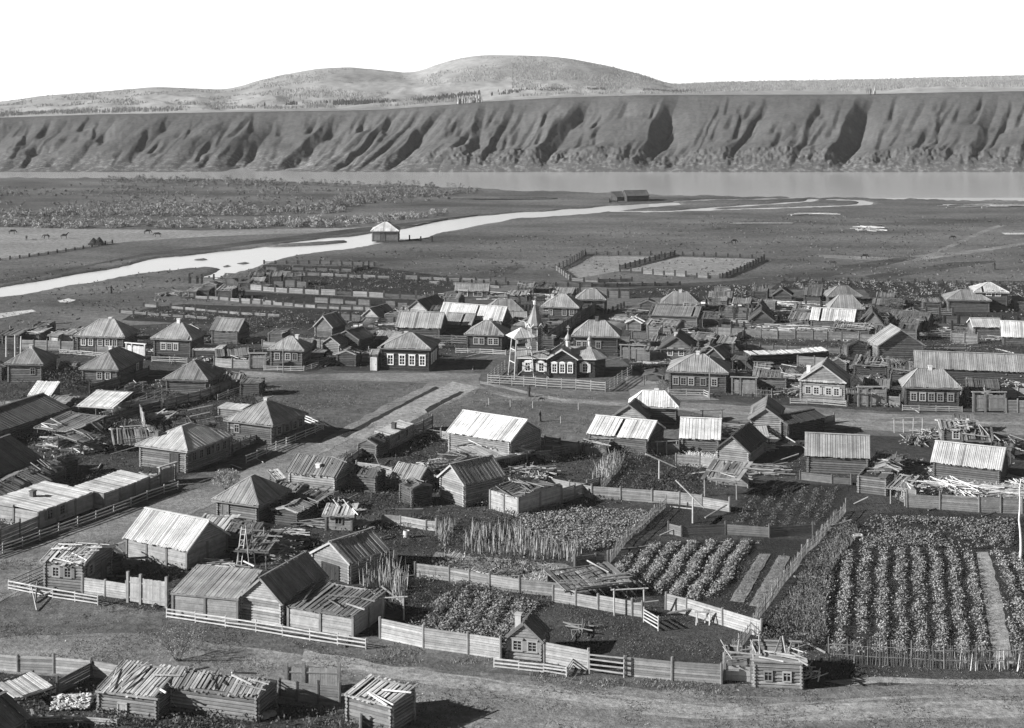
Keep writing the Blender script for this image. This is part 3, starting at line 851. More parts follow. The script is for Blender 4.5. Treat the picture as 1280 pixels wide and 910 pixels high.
sheet('ditch', [(424, 545), (500, 506), (545, 483), (549, 485), (500, 510), (433, 547)], M['ditch'], .013, .25, 1.0)
sheet('ditch', [(530, 512), (575, 489), (582, 490), (548, 508), (535, 516)], M['ditch'], .013, .25, 1.0)
sheet('lane', [(640, 470), (700, 435), (780, 385), (800, 385), (745, 425), (690, 452), (664, 470)], M['dirt'], .009, .3)
sheet('lane', [(780, 470), (850, 466), (850, 486), (900, 500), (790, 500)], M['dirt'], .012, .3)
sheet('track', [(380, 812), (520, 836), (700, 862), (900, 884), (1100, 878), (1750, 870), (1750, 888), (1080, 900), (860, 900), (600, 866), (380, 826)], M['path'], .010, .5)
sheet('track', [(1020, 318), (1120, 322), (1220, 312), (1300, 300), (1300, 303), (1220, 316), (1130, 328), (1030, 322)], M['dirt'], .004, .6)
sheet('track', [(1150, 322), (1235, 285), (1300, 268), (1300, 270), (1240, 287), (1158, 323)], M['dirt'], .008, .3)
sheet('meadow', [(-400, 330), (-400, 286), (0, 284), (100, 286), (250, 288), (430, 285), (500, 281), (540, 277), (520, 281), (430, 290), (330, 293), (250, 296), (160, 302), (60, 315), (0, 327), (-200, 350)], M['meadow'], .006, .8, 3)
sheet('meadow', [(735, 320), (840, 321), (780, 338), (716, 349), (700, 338)], M['meadow'], .006, .3)
sheet('meadow', [(850, 321), (950, 324), (900, 346), (780, 338)], M['meadow'], .006, .3)
sheet('ditch', [(-300, 372), (0, 349), (120, 329), (180, 317), (300, 303), (430, 287), (520, 277), (560, 272), (600, 268), (560, 273), (500, 284), (430, 293), (330, 303.5), (269, 312), (190, 319), (130, 329), (60, 344), (0, 355), (-300, 390)], M['turf'], .011, .5, 2)
sheet('ditch', [(540, 349), (600, 340), (650, 330), (655, 332), (640, 342), (600, 350), (585, 353)], M['turf'], .008, .4, 1)
sheet('ditch', [(695, 350), (800, 356), (900, 352), (960, 346), (1080, 328), (1130, 321), (1150, 322), (1080, 338), (980, 356), (880, 360), (760, 360)], M['turf'], .009, .6, 1.5)
sheet('ditch', [(1080, 345), (1190, 328), (1245, 326), (1245, 328), (1190, 335), (1100, 350)], M['turf'], .009, .5, 1.5)
sheet('sandbar', [(-20, 394), (40, 387), (45, 389), (0, 398)], M['sand'], .012, .3, 1)
sheet('sandbar', [(72, 376), (85, 373), (95, 375), (86, 378), (75, 378)], M['sand'], .012, .3, 1)
sheet('sandbar', [(1252, 291), (1300, 291), (1300, 293), (1256, 293)], M['sand'], .012, .2, 1)
sheet('yard_ground', [(-60, 700), (-60, 440), (0, 425), (140, 440), (300, 462), (310, 478), (320, 500), (400, 535), (300, 572), (150, 630), (0, 690)], M['yard'], .003, .5)
sheet('yard_ground', [(60, 742), (150, 690), (300, 640), (380, 600), (450, 560), (545, 540), (700, 556), (850, 568), (940, 532), (1100, 545), (1750, 560), (1750, 836), (1000, 860), (780, 845), (626, 824), (475, 796), (208, 765)], M['yard'], .0035, .5)
sheet('yard_ground', [(300, 460), (470, 464), (640, 440), (700, 425), (760, 385), (560, 380), (300, 400), (100, 410), (-60, 415), (-60, 440), (150, 455)], M['yard'], .0025, .5)
sheet('yard_ground', [(790, 462), (880, 500), (1120, 515), (1750, 520), (1750, 400), (1100, 380), (880, 372), (800, 385), (760, 430)], M['yard'], .0028, .5)
sheet('yard_ground', [(-60, 1000), (-60, 838), (150, 850), (350, 880), (500, 895), (460, 1000)], M['yard'], .008, .5)
SOILS = {
    'right': [(1062, 652), (1090, 642), (1150, 641), (1310, 648), (1330, 822), (1040, 822), (1032, 790), (1000, 785), (1020, 720), (1040, 690)],
    'rows': [(795, 682), (840, 676), (960, 674), (1010, 674), (985, 712), (942, 768), (905, 776), (832, 756), (752, 716), (775, 700)],
    'cabbage': [(640, 634), (684, 626), (740, 634), (832, 638), (800, 664), (770, 686), (750, 700), (700, 690), (600, 660)],
    'leafy': [(485, 790), (510, 762), (545, 735), (560, 728), (620, 741), (690, 752), (672, 770), (640, 790), (624, 812), (560, 806), (500, 796)],
    'beds': [(930, 600), (1062, 608), (1050, 640), (1020, 664), (900, 664), (880, 660), (915, 636), (935, 620)],
    'dark': [(752, 615), (770, 592), (790, 578), (872, 584), (880, 600), (872, 622), (850, 628)],
    'lower': [(850, 640), (905, 646), (890, 664), (840, 664), (830, 655)],
}
for k_, p_ in SOILS.items(): sheet('garden_soil', p_, M['soil'], .014, .35, 1.2)
sheet('yard', [(520, 715), (545, 690), (640, 700), (705, 705), (720, 712), (760, 715), (800, 722), (790, 735), (700, 742), (640, 735), (560, 722)], M['litter'], .016, .4)
sheet('yard', [(1070, 600), (1120, 592), (1270, 600), (1290, 640), (1200, 638), (1134, 630)], M['litter'], .016, .4)
sheet('yard', [(500, 425), (540, 400), (500, 398), (470, 408), (455, 418)], M['litter'], .016, .4)
sheet('yard', [(0, 528), (60, 508), (70, 498), (30, 498), (0, 502)], M['litter'], .016, .4)
sheet('yard', [(885, 410), (925, 400), (975, 402), (1010, 416), (900, 420)], M['litter'], .016, .4)
sheet('yard', [(1040, 420), (1095, 408), (1150, 412), (1160, 424), (1060, 430)], M['litter'], .016, .4)
sheet('yard', [(940, 478), (990, 460), (1000, 466), (985, 484)], M['litter'], .016, .4)
sheet('yard', [(1060, 458), (1100, 440), (1150, 455), (1120, 476), (1080, 480)], M['litter'], .016, .4)
sheet('field_patch', [(150, 400), (180, 386), (230, 380), (560, 392), (520, 398), (440, 408), (380, 412), (300, 408)], M['soil'], .014, .4, 2)
sheet('field_patch', [(225, 373), (300, 364), (560, 377), (520, 384), (390, 380)], M['ditch'], .012, .4, 2)
sheet('field_patch', [(310, 358), (330, 331), (470, 334), (640, 356), (560, 364), (540, 370)], M['ditch'], .010, .4, 2)
sheet('field_patch', [(960, 362), (980, 350), (1330, 352), (1330, 405), (1200, 400), (1100, 384), (1080, 362)], M['soil'], .012, .5, 2)
sheet('field_patch', [(760, 362), (900, 356), (960, 356), (960, 380), (880, 376), (850, 372), (790, 372)], M['soil'], .013, .5, 2)
sheet('field_patch', [(1085, 396), (1095, 382), (1190, 386), (1180, 402), (1100, 404)], M['soil'], .015, .5, 2)

sheet('garden_bed', [(949, 693), (963, 693), (930, 754), (912, 752)], M['dirt'], .06, .12, .6)
sheet('garden_bed', [(973, 695), (988, 696), (957, 760), (936, 758)], M['dirt'], .06, .12, .6)
sheet('garden_path', [(1220, 690), (1236, 690), (1250, 740), (1266, 822), (1242, 822), (1230, 750)], M['path'], .02, .15, .8)

for i_, P_ in enumerate(([(380, 820), (560, 846), (760, 872), (940, 884), (1120, 872), (1750, 858)], [(370, 828), (550, 856), (750, 884), (940, 897), (1140, 884), (1750, 868)], [(-20, 760), (90, 705), (230, 645), (360, 588), (470, 530)], [(600, 478), (700, 500), (860, 512), (1100, 528), (1750, 534)])):
    sheet('wheel_track', [(x, y - 1.7) for x, y in P_] + [(x, y + 1.7) for x, y in reversed(P_)], M['rut'], .02 + i_ * .004, .3, .7)
sheet('track', [(1030, 852), (1100, 846), (1200, 850), (1750, 843), (1750, 850), (1200, 857), (1100, 854), (1060, 858)], M['path'], .022, .3)
# ---------------------------------------------------------------- buildings, front of the photograph
b = bld
b('plank_roofed_shed', 'dark boarded shed roof cut off by the bottom left corner', 'shed', 'gx', (-30, 934), (39, 896), 960, 4.6, rise=1.3, rt=.24, wt=.2, rd='x')
b('lean_to', 'white boarded lean-to roof above a heap of firewood at the bottom left', 'lean-to', 'pent', (18, 874), (66, 858), 893, (70, 842), rise=.35, rt=.62, wt=.2, wall='open', oh=.1, shab=.3)
b('plank_roofed_shed', 'low log shed with loose striped roof planks and a small hatch, bottom left', 'shed', 'pent', (119, 863), (197, 873), 891, (231, 834), rise=.75, rt=.46, wt=.24, shab=.6, bw=.2, rpole=6, oh=.22, doors=[('f', .42, .7, .9, .3)])
b('log_barn', 'long log shed with collapsing plank roof right of the hatch shed', 'shed', 'gx', (212, 857), (322, 872), 888, (344, 851), rise=.7, rt=.38, wt=.24, shab=.7, bw=.2, rpole=12, oh=.15)
b('log_hut', 'tiny log shed with bright slatted roof standing in the street at the bottom', 'shed', 'pent', (430, 867), (490, 883), 902, (513, 869), rise=.45, rt=.55, wt=.24, shab=.7, bw=.2, rpole=3, oh=.2)
b('log_house', 'small log house with tattered light roof inside the low rail fence at lower left', 'house', 'gx', (50, 701), (105, 706), 736, (166, 684), rise=.75, rt=.5, wt=.24, shab=.9, rpole=14, win=[('f', [.3, .62], 's', .35), ('r', [.25], 's', .3)], doors=[('r', .72, .9, 1.7, .12)], ww=.55, wh=.75)
b('store_house', 'square store shed with stepped pale roof beside the street', 'shed', 'gx', (153, 673), (234, 690), 697, (262, 663), ridge=643, rt=.5, wt=.36, wall='plank', oh=.3, bw=.24)
b('log_barn', 'low long barn with smooth light roof behind the front rail fence', 'barn', 'pent', (213, 741), (298, 749), 770, (334, 713), rise=.8, rt=.42, wt=.36, wall='plank', oh=.15, bw=.24)
b('log_barn', 'tall gabled log barn with black right roof slope above the front rail fence', 'barn', 'gy', (297, 747), (353, 756), 775, (410, 721), ridge=723, rt=.24, wt=.42, bw=.24, oh=.3)
b('plank_roofed_shed', 'low shed with mossy sagging plank roof right of the tall gabled barn', 'shed', 'pent', (358, 757), (442, 771), 783, (479, 738), rise=.45, rt=.25, wt=.42, wall='plank', oh=.12, shab=.6, bw=.22, rpole=6)
b('log_barn', 'gabled barn with open dark loft and streaked plank roof behind the reeds', 'barn', 'gy', (387, 691), (437, 706), 716, (475, 684), ridge=678, rt=.34, wt=.3, bw=.24, oh=.25, shab=.35, doors=[('f', .5, 2.2, 1.3, .03)])
b('brushwood_shed', 'ruined shed with striped poles for a roof among leaning ladders', 'shed', 'pent', (292, 688), (336, 690), 712, (378, 664), rise=.5, rt=.24, wt=.2, wall='open', shab=1, bw=.2, rpole=10)
b('lean_to', 'bright striped lean-to roof behind the stepped store shed', 'lean-to', 'pent', (238, 662), (284, 664), 680, (297, 644), rise=.35, rt=.55, wt=.2, shab=.6, bw=.3, wall='plank')
b('lean_to', 'dark tilted roof leaning between the striped lean-to and the hipped house', 'lean-to', 'gx', (276, 668), (318, 672), 690, (330, 655), rise=.8, rt=.16, wt=.16, shab=.6, rpole=4)
# left of the diagonal street
b('whitewashed_house', 'low house with broad white roof and short dark chimney facing the street', 'house', 'pent', (48, 640), (117, 615), 662, (4, 619, 'L'), rise=.35, rt=.66, wt=.34, wall='plank', oh=.06, bw=.3, win=[('f', [.2, .42], 's', .2)], chim=[(-.15, .2, .1, .5)])
b('street_shed', 'small white roofed shed in the fence line of the diagonal street', 'shed', 'pent', (130, 617), (187, 596), 637, (112, 601, 'L'), rise=.25, rt=.62, wt=.3, wall='plank', oh=.04)
b('log_house', 'big log house with bright four sided roof and corner porch on the diagonal street', 'house', 'hip', (234, 565), (294, 543), 593, (157, 560, 'L'), ridge=531, rt=.46, wt=.24, bw=.3, win=[('f', [.16, .32, .48, .7, .86], 's', .22)], chim=[(-.6, .5, .12, .5)], doors=[('l', .75, 1.2, 2.0, .05)], oh=.4, skirt=0)
b('log_barn', 'long barn with mossy dark roof boards at the left edge, upper one', 'barn', 'gx', (-55, 557), (88, 510), 575, 8.5, ridge=513, rt=.17, wt=.13, bw=.26)
b('log_barn', 'barn with fine ribbed grey roof at the left edge, lower one', 'barn', 'gx', (-50, 614), (54, 573), 635, 9, ridge=562, rt=.2, wt=.13, bw=.2)
b('plank_roofed_shed', 'shabby slatted roof behind the low white roofed house', 'shed', 'gx', (-30, 640), (66, 600), 655, 6, rise=1.0, rt=.26, wt=.13, shab=.9, bw=.2, rpole=6)
b('lean_to', 'tumbledown grey slatted roof between the dark barn and the white shed', 'lean-to', 'pent', (42, 534), (92, 540), 548, (118, 518), rise=.6, rt=.4, wt=.14, wall='open', shab=.9, bw=.2, rpole=6)
b('store_house', 'small store with blank white roof in front of the dark hipped house', 'shed', 'pent', (34, 494), (64, 495), 508, (73, 477), rise=1.3, rt=.72, wt=.16, oh=.2)
b('store_house', 'open fronted store with blank white roof beside the lumber heap', 'shed', 'pent', (96, 507), (142, 510), 524, (154, 489), rise=1.0, rt=.72, wt=.2, wall='open', oh=.2)
b('plank_roofed_shed', 'wide sagging plank roof behind the big bright roofed house', 'shed', 'gx', (142, 556), (196, 552), 566, (214, 530), rise=.9, rt=.3, wt=.12, shab=.9, bw=.22, rpole=8)
b('lean_to', 'narrow flat white roof near the fence west of the house by the field', 'lean-to', 'pent', (272, 509), (303, 512), 522, 2.2, rise=.2, rt=.6, wt=.22, oh=.15)
# left row
b('log_house', 'hipped house at the left edge with a wholly black right slope', 'house', 'hip', (5, 455), (54, 456), 478, (94, 446), ridge=434, rt=.3, wt=.2, win=[('f', [.75], 'p', .3)], chim=[(.0, -.1, .5, .3)])
b('log_house', 'hipped house with white chimney and wide casings in front of the five window house', 'house', 'hip', (98, 461), (148, 463), 481, (184, 447), ridge=439, rt=.3, wt=.16, win=[('f', [.5, .75], 'w', .5), ('r', [.8], 'p', .6)], chim=[(-.1, .0, .6, .5)])
b('log_house', 'large hipped house with five white framed windows at left', 'house', 'hip', (92, 420), (156, 422), 440, (192, 414), ridge=399, rt=.42, wt=.13, win=[('f', [.13, .29, .5, .66, .82], 'w', .7)], chim=[(.1, .1, .7, .4)], ww=.6, wh=.9)
b('log_house', 'hipped house with three windows right of the five window house', 'house', 'hip', (188, 423), (240, 425), 446, (268, 417), ridge=403, rt=.38, wt=.12, win=[('f', [.25, .42, .6], 'w', .55)], chim=[(0, 0, .7, .5)])
b('log_barn', 'barn with a dark dormer opening in its grey gabled roof', 'barn', 'gx', (262, 413), (298, 415), 429, (313, 409), ridge=398, rt=.3, wt=.13, dormer=True)
b('log_house', 'hipped house with rail fence below the dormer barn', 'house', 'hip', (203, 474), (260, 476), 492, (299, 463), ridge=451, rt=.28, wt=.15, win=[('r', [.3, .7], 'p', .2)], chim=[(.6, .3, .3, .2)])
b('log_house', 'three windowed hipped house with a pole standing before it', 'house', 'hip', (334, 437), (380, 438.5), 459, (404, 431), ridge=420.5, rt=.38, wt=.17, win=[('f', [.2, .55, .78], 'w', .4)], chim=[(.35, .0, .6, .2)])
b('log_hut', 'little log hut with pale gable touching the three windowed house', 'shed', 'gy', (401, 429), (425, 431), 443, (440, 427), ridge=421, rt=.25, wt=.3)
b('log_barn', 'black gabled barn behind the little pale gable', 'barn', 'gy', (416, 421), (449, 425), 438, (462, 419), ridge=413, rt=.12, wt=.07)
b('log_barn', 'log barn with ribbed roof and log gable towards the viewer near the gardens', 'barn', 'gy', (391, 408), (416, 410), 421, (442, 405), ridge=395, rt=.3, wt=.2, shab=.3)
b('log_barn', 'low gabled barn with white gable front among scattered logs', 'barn', 'gy', (451, 395), (473, 397), 403, (496, 391), ridge=385.5, rt=.25, wt=.5)
b('log_barn', 'dark gabled barn with outlined white gable beyond the scattered logs', 'barn', 'gy', (508, 386), (534, 388), 394, (557, 380), ridge=375.5, rt=.13, wt=.45)
b('log_barn', 'wide barn with clean ribbed roof behind the four windowed house', 'barn', 'gx', (494, 409), (551, 411), 420, (560, 404), ridge=390, rt=.42, wt=.12)
b('log_barn', 'longest pale ribbed roof behind the wide barn near the church', 'barn', 'gx', (548, 396), (628, 402), 411, (636, 397), ridge=381, rt=.52, wt=.14)
b('log_barn', 'short ribbed roofed barn tucked between the wide barn and the pale long roof', 'barn', 'gx', (553, 405), (589, 407), 416, (597, 401), ridge=391.5, rt=.38, wt=.08)
b('log_barn', 'small grey roof right behind the four windowed house', 'barn', 'gx', (468, 424), (496, 426), 434, (504, 420), ridge=415, rt=.34, wt=.12)
b('town_house', 'dark hipped house with four big white windows and side porch west of the church', 'house', 'hip', (472, 435), (539, 437), 463, (563, 426), ridge=416, rt=.36, wt=.06, oh=.45, win=[('f', [.19, .44, .65, .87], 'w', .85, .95, .72, 1.3), ('r', [.25, .5, .75], 'w', .85, .95, .66, 1.3)], chim=[(-.2, .3, .6, .4)])
b('entrance_porch', 'small enclosed porch at the left end of the four windowed house', 'porch', 'gx', (462, 443), (472, 443.5), 463, 2.0, rise=.5, rt=.4, wt=.12, wall='plank', oh=.1, doors=[('f', .5, .9, 1.9, .5)])
b('log_house', 'four windowed hipped house with low front fence left of the church', 'house', 'hip', (580, 418), (630, 419.5), 439, (652, 412), ridge=400.5, rt=.35, wt=.08, win=[('f', [.25, .42, .68, .84], 'w', .45)], chim=[(.2, 0, .2, .2)])
b('log_house', 'lone long cabin with two white windows at the garden edge', 'house', 'gx', (568, 364), (611, 364.5), 373.5, (618, 361), ridge=354.5, rt=.34, wt=.13, win=[('f', [.22, .7], 'w', .75, .6, 1.5, .9)])
b('log_barn', 'broad grey hipped roof behind the church tower', 'barn', 'hip', (606, 389), (655, 389), 399, (662, 384), ridge=374, rt=.32, wt=.1)
b('log_barn', 'low plain roof just left of the church spire', 'barn', 'pent', (633, 400), (659, 400), 407, 4, rise=.8, rt=.42, wt=.1)
b('log_house', 'hipped house in the lane right of the spire with white porch front', 'house', 'hip', (676, 383.5), (724, 385), 401, (744, 379), ridge=367.5, rt=.38, wt=.12, win=[('f', [.2, .62, .85], 'w', .5)], doors=[('f', .05, .8, 1.8, .6)], chim=[(-.5, -.2, .5, .3)])
b('log_house', 'hipped house farther up the lane with boarded porch roof', 'house', 'hip', (719, 374.5), (758, 375), 393, (774, 371), ridge=361.5, rt=.33, wt=.12, chim=[(0, .2, .6, .3)], win=[('r', [.3, .6], 'p', .3)])
b('log_house', 'hipped house directly behind the church apse with outside stair', 'house', 'hip', (714, 420), (775, 421.5), 444, (802, 415), ridge=400.5, rt=.36, wt=.09, win=[('f', [.1, .24, .56], 'w', .4)], chim=[(0, -.0, .1, .5)])
b('log_house', 'hipped house above a long low barn near the far gardens', 'house', 'hip', (825, 380), (875.5, 381), 393, (890, 376), ridge=364.5, rt=.27, wt=.08, chim=[(0, 0, .6, .2)])
b('log_barn', 'long low grey roofed barn below the far hipped house', 'barn', 'pent', (810, 393.5), (873, 396), 407, 5, rise=1.0, rt=.3, wt=.2)
b('sod_roofed_hut', 'little hut with tattered earth roof in the yard right of the church', 'hut', 'gy', (781, 403), (803, 404), 413, (822, 400), ridge=398, rt=.5, wt=.22, shab=.8, rpole=4)
b('sod_roofed_hut', 'log hut with dark rubbish strewn roof beside the tattered earth roof', 'hut', 'gx', (806, 405), (846, 408), 416, (852, 402), rise=.6, rt=.3, wt=.2, shab=1, rpole=10)
b('log_house', 'little two window house with black gabled roof and bright rake board', 'house', 'gy', (823, 436), (868, 437.5), 449, (902, 428), ridge=421, rt=.1, wt=.22, win=[('f', [.3, .65], 'w', .6)], chim=[(-.1, -.3, .6, .3)], pediment=True)
b('log_house', 'wide hipped house with five windows and low palings facing the crossroads', 'house', 'hip', (833, 464), (911, 467), 489, (935, 455), ridge=442.5, rt=.36, wt=.12, oh=.5, win=[('f', [.1, .24, .38, .6, .8], 'w', .35, 1.0)], chim=[(-.05, 0, .6, .3)])
b('log_barn', 'dark ridge and grey rear slope right behind the five window house', 'barn', 'gy', (878, 446), (906, 449), 460, (937, 447), ridge=435, rt=.22, wt=.07)
b('log_shed', 'long low shed with a bright whitish strip of roof in the middle yard', 'shed', 'pent', (938, 444), (1036, 439), 458, 2.6, rise=.15, rt=.75, wt=.06, oh=.15, shab=.5)
# far right rows
b('log_barn', 'small black gabled barn with bright rakes beyond the long plank fence', 'barn', 'gy', (935, 401), (969, 402), 409, (980, 396), ridge=388, rt=.1, wt=.12)
b('log_barn', 'twin gable just behind the small black gabled barn', 'barn', 'gy', (939, 391), (960, 392), 398, (965, 388), ridge=379, rt=.1, wt=.25)
b('log_barn', 'farthest small gable in the cluster north of the long plank fence', 'barn', 'gy', (964, 369), (991, 370), 377, (1003, 367), ridge=360.5, rt=.13, wt=.1)
b('log_barn', 'dark low barn beside the farthest small gable', 'barn', 'gx', (1003, 369), (1027, 370), 380, 5, rise=1.2, rt=.15, wt=.1, shab=.4)
b('log_house', 'rear one of two overlapping hipped roofs behind the white barn', 'house', 'hip', (1034, 371), (1079, 371), 384, (1086, 366), ridge=357.5, rt=.26, wt=.1)
b('log_house', 'front one of two overlapping hipped roofs behind the white barn', 'house', 'hip', (1036, 386), (1082, 386.5), 400, (1090, 382), ridge=369, rt=.33, wt=.1)
b('log_barn', 'white roofed log barn in front of the two overlapping hipped roofs', 'barn', 'gx', (1012, 400), (1068, 403), 414, (1075, 396), ridge=386, rt=.6, wt=.13, oh=.3)
b('log_barn', 'gable with long dark slope right of the white roofed barn', 'barn', 'gy', (1076, 407), (1106, 408), 415, (1160, 402), ridge=389, rt=.1, wt=.3)
b('log_barn', 'big log barn with steep striped gable roof in the right centre', 'barn', 'gy', (1096, 433), (1157, 432), 450, (1174, 424), ridge=412, rt=.36, wt=.22, oh=.35)
b('long_shed', 'very long ribbed grey roof running off the right edge', 'shed', 'gx', (1143.5, 460), (1330, 467.5), 478, 6.4, ridge=442, rt=.36, wt=.08)
b('log_house', 'five window hipped house beside the boarded gate at right', 'house', 'hip', (1128, 484), (1203, 486), 510, (1226, 478), ridge=461, rt=.34, wt=.09, win=[('f', [.15, .32, .49, .66, .86], 'w', .42, 1.05)], chim=[(.0, 0, .6, .35)], oh=.4)
b('log_house', 'gable fronted log house with four shuttered windows and white chimney', 'house', 'gy', (998, 475), (1058, 479), 501, (1072, 470), ridge=456, rt=.4, wt=.27, oh=.3, win=[('f', [.17, .36, .64, .82], 's', .62, 1.1)], chim=[(-.65, -.3, .75, .8)], pediment=True)
b('log_house', 'low hipped house with open posts beside the two storey house', 'house', 'hip', (1183, 375), (1240, 376), 390, (1246, 370), ridge=362.5, rt=.3, wt=.13)
b('two_storey_house', 'two storey dark house with two white upper windows at far right', 'house', 'hip', (1217, 365), (1262, 366), 389, (1270, 360), ridge=353, rt=.5, wt=.1, win=[('f', [.42, .72], 'w', .8, 2.9, .8, .9)])
b('log_barn', 'pale roofed barn above a blank plank wall near the right edge', 'barn', 'gx', (1216, 409), (1254, 409.5), 424, 5, ridge=398, rt=.5, wt=.2)
b('log_barn', 'bright white roofed barn cut by the right edge', 'barn', 'gx', (1252, 421), (1300, 423), 432, 6.5, ridge=402, rt=.64, wt=.12)
b('log_barn', 'dark barn left of the low hipped house with posts', 'barn', 'gx', (1110, 398), (1160, 402), 409, 5, rise=1.1, rt=.13, wt=.1)
# middle block
b('log_house', 'log house with steep hipped roof and awning beside the rail fence and field', 'house', 'hip', (279, 525), (341, 533), 549, (380, 516), ridge=501, rt=.33, wt=.15, bw=.28, win=[('f', [.2], 'p', .3), ('r', [.2, .45, .7, .88], 's', .2)], chim=[(.0, 0, .4, .3)], oh=.45)
b('lean_to', 'pale awning roof along the front of the house beside the field', 'lean-to', 'pent', (288, 534), (332, 538), 549, 1.6, rise=.5, rt=.6, wt=.3, wall='open', oh=.1)
b('log_hut', 'little street hut with light roof and stovepipe beside the worn track', 'hut', 'pent', (487, 545), (517, 530), 563, (465, 541, 'L'), rise=.35, rt=.66, wt=.35, wall='log', oh=.1, win=[('f', [.35, .7], 'p', .4)], chim=[(-.1, -.1, .08, .6)])
b('log_hut', 'log hut with thin striped plank roof and square white smoke hole', 'hut', 'gx', (357, 590), (420, 597), 611, (446, 583), ridge=570, rt=.27, wt=.38, shab=.45, bw=.2, chim=[(.1, -.5, .7, .12)], rpole=2)
b('log_hut', 'small shed with strongly striped roof in the bare yard', 'shed', 'gx', (487, 596), (524, 602), 612, (546, 593), ridge=580, rt=.36, wt=.18, shab=.3, bw=.24)
b('log_barn', 'tall narrow log barn with steep ribbed roof above the stubble garden', 'barn', 'gy', (546, 596), (580, 607), 624, (618, 590), ridge=581, rt=.36, wt=.34, bw=.24)
b('log_barn', 'broad barn with glaring white roof in the middle of the village', 'barn', 'gx', (557, 540), (638, 553), 569, (664, 535), ridge=519, rt=.66, wt=.34, bw=.3, shab=.2)
b('open_shed', 'skeleton lean-to of bare rafters attached to the white roofed barn', 'shed', 'pent', (604, 577), (664, 565), 592, 6, rise=.6, rt=.5, wt=.35, wall='open', shab=1, bw=.5, rpole=8)
b('brushwood_shed', 'low pen roofed with brushwood above plank walls', 'pen', 'gx', (612, 612), (648, 622), 636, (681, 601), rise=.35, rt=.22, wt=.42, wall='plank', shab=1, bw=.16, rpole=18, oh=.05)
b('log_house', 'small hipped house with black right slope below the round shrub', 'house', 'hip', (264, 625), (323, 633), 650, (366, 613), ridge=596, rt=.35, wt=.2, bw=.26, win=[('r', [.45, .75], 's', .2)], doors=[('f', .2, .8, 1.7, .15)])
b('log_hut', 'tiny pale roofed hut leaning in the yard below the striped roof hut', 'hut', 'pent', (402, 644), (443, 645), 664, (470, 630), rise=.5, rt=.55, wt=.36, shab=.4, wall='plank', win=[('f', [.5], 'p', .3)], rpole=3)
b('log_house', 'white hipped roof with a ladder lying on it near the field', 'house', 'hip', (784, 508), (849, 510), 531, (858, 502), ridge=488.5, rt=.66, wt=.16, bw=.3, chim=[(.1, .1, .7, .3)])
b('log_barn', 'dark slope and pale gable with one black window before the laddered roof', 'barn', 'gy', (765, 520), (808, 523), 536, (826, 515), ridge=506, rt=.17, wt=.4, win=[('f', [.45], 'p', .4)])
b('log_barn', 'barn with dazzling ribbed roof behind the brush covered pen', 'barn', 'gx', (733, 542), (810, 550), 563, 6.6, ridge=523, rt=.62, wt=.14, bw=.34, shab=.2)
b('log_barn', 'short barn with dazzling ribbed roof behind the straw heap', 'barn', 'gx', (849, 548), (901, 550), 566, 6.0, ridge=523, rt=.66, wt=.2, bw=.36)
b('brushwood_shed', 'pen with a drooping brush roof between the reeds and dazzling barn', 'pen', 'gx', (726, 556), (760, 558), 569, 4, rise=.3, rt=.3, wt=.25, wall='plank', shab=1, bw=.14, rpole=16)
b('log_barn', 'steep log barn with light gable and awning at the lane corner', 'barn', 'gy', (935, 524), (979, 526), 548, (1003, 511), ridge=510, rt=.27, wt=.36, bw=.26, shab=.3)
b('lean_to', 'small light awning on the steep log barn', 'lean-to', 'pent', (948, 546), (962, 546), 555, 2.6, rise=.8, rt=.45, wt=.2, wall='open', oh=.1)
b('log_barn', 'barn with pitch black roof and pale gable below the steep log barn', 'barn', 'gy', (892, 562), (938, 567), 578, (957, 549), ridge=545, rt=.08, wt=.36, bw=.26)
b('open_shed', 'open frame of slanting rafters over a dark dugout in the garden', 'shed', 'pent', (876, 597), (924, 602), 621, 5.6, rise=.8, rt=.34, wt=.3, wall='open', shab=.9, bw=.42, rpole=5)
b('log_barn', 'grey ribbed roofed barn over a long shaded log wall beside the beds', 'barn', 'gx', (1006, 570), (1088, 574), 591, 6.4, ridge=543, rt=.38, wt=.17, bw=.26)
b('log_barn', 'pale finely ribbed roof among the scaffold poles at right', 'barn', 'gx', (1163, 578), (1252, 588), 597, 5.6, ridge=556, rt=.5, wt=.14, bw=.2)
b('sod_roofed_hut', 'log hut roofed with half logs and rubbish across from the boarded gates', 'hut', 'gx', (1176, 536), (1212, 537), 555, 5, rise=.5, rt=.42, wt=.2, shab=1, bw=.3, rpole=14, win=[('f', [.55], 'w', .6)])
b('brushwood_shed', 'bark covered low shed joined to the half log roofed hut', 'shed', 'pent', (1200, 550), (1246, 552), 560, 3.2, rise=.9, rt=.3, wt=.08, shab=1, bw=.3, rpole=6)
b('log_cottage', 'little cottage with steep black right slope and low railings on the street', 'house', 'gy', (630, 798), (679, 803), 823, (697, 789), ridge=779, rt=.17, wt=.3, bw=.24, oh=.25, win=[('f', [.3, .75], 's', .4, .75)], chim=[(-.5, .1, .45, .8)], wh=.7)
b('sod_roofed_hut', 'log hut with caved in flat roof at the street corner by the stake fence', 'hut', 'pent', (941, 829), (1003, 832), 859, 4.2, rise=.25, rt=.38, wt=.34, shab=.7, bw=.3, rd='x', rpole=14, oh=.1, win=[('f', [.3, .7], 'p', .4, .6, .5, .6)], tone_end=1)
b('lean_to', 'low roofless pen with poles on top joined to the caved in hut', 'pen', 'pent', (905, 829), (940, 831), 851, 3.6, rise=.1, rt=.3, wt=.4, wall='plank', shab=1, bw=.3, rpole=10, oh=.05)
b('open_shed', 'long low open shed with white front pole at the end of the leafy garden', 'shed', 'pent', (706, 739), (790, 728), 757, 5.2, rise=.25, rt=.3, wt=.25, wall='open', shab=1, bw=.3, rpole=12)
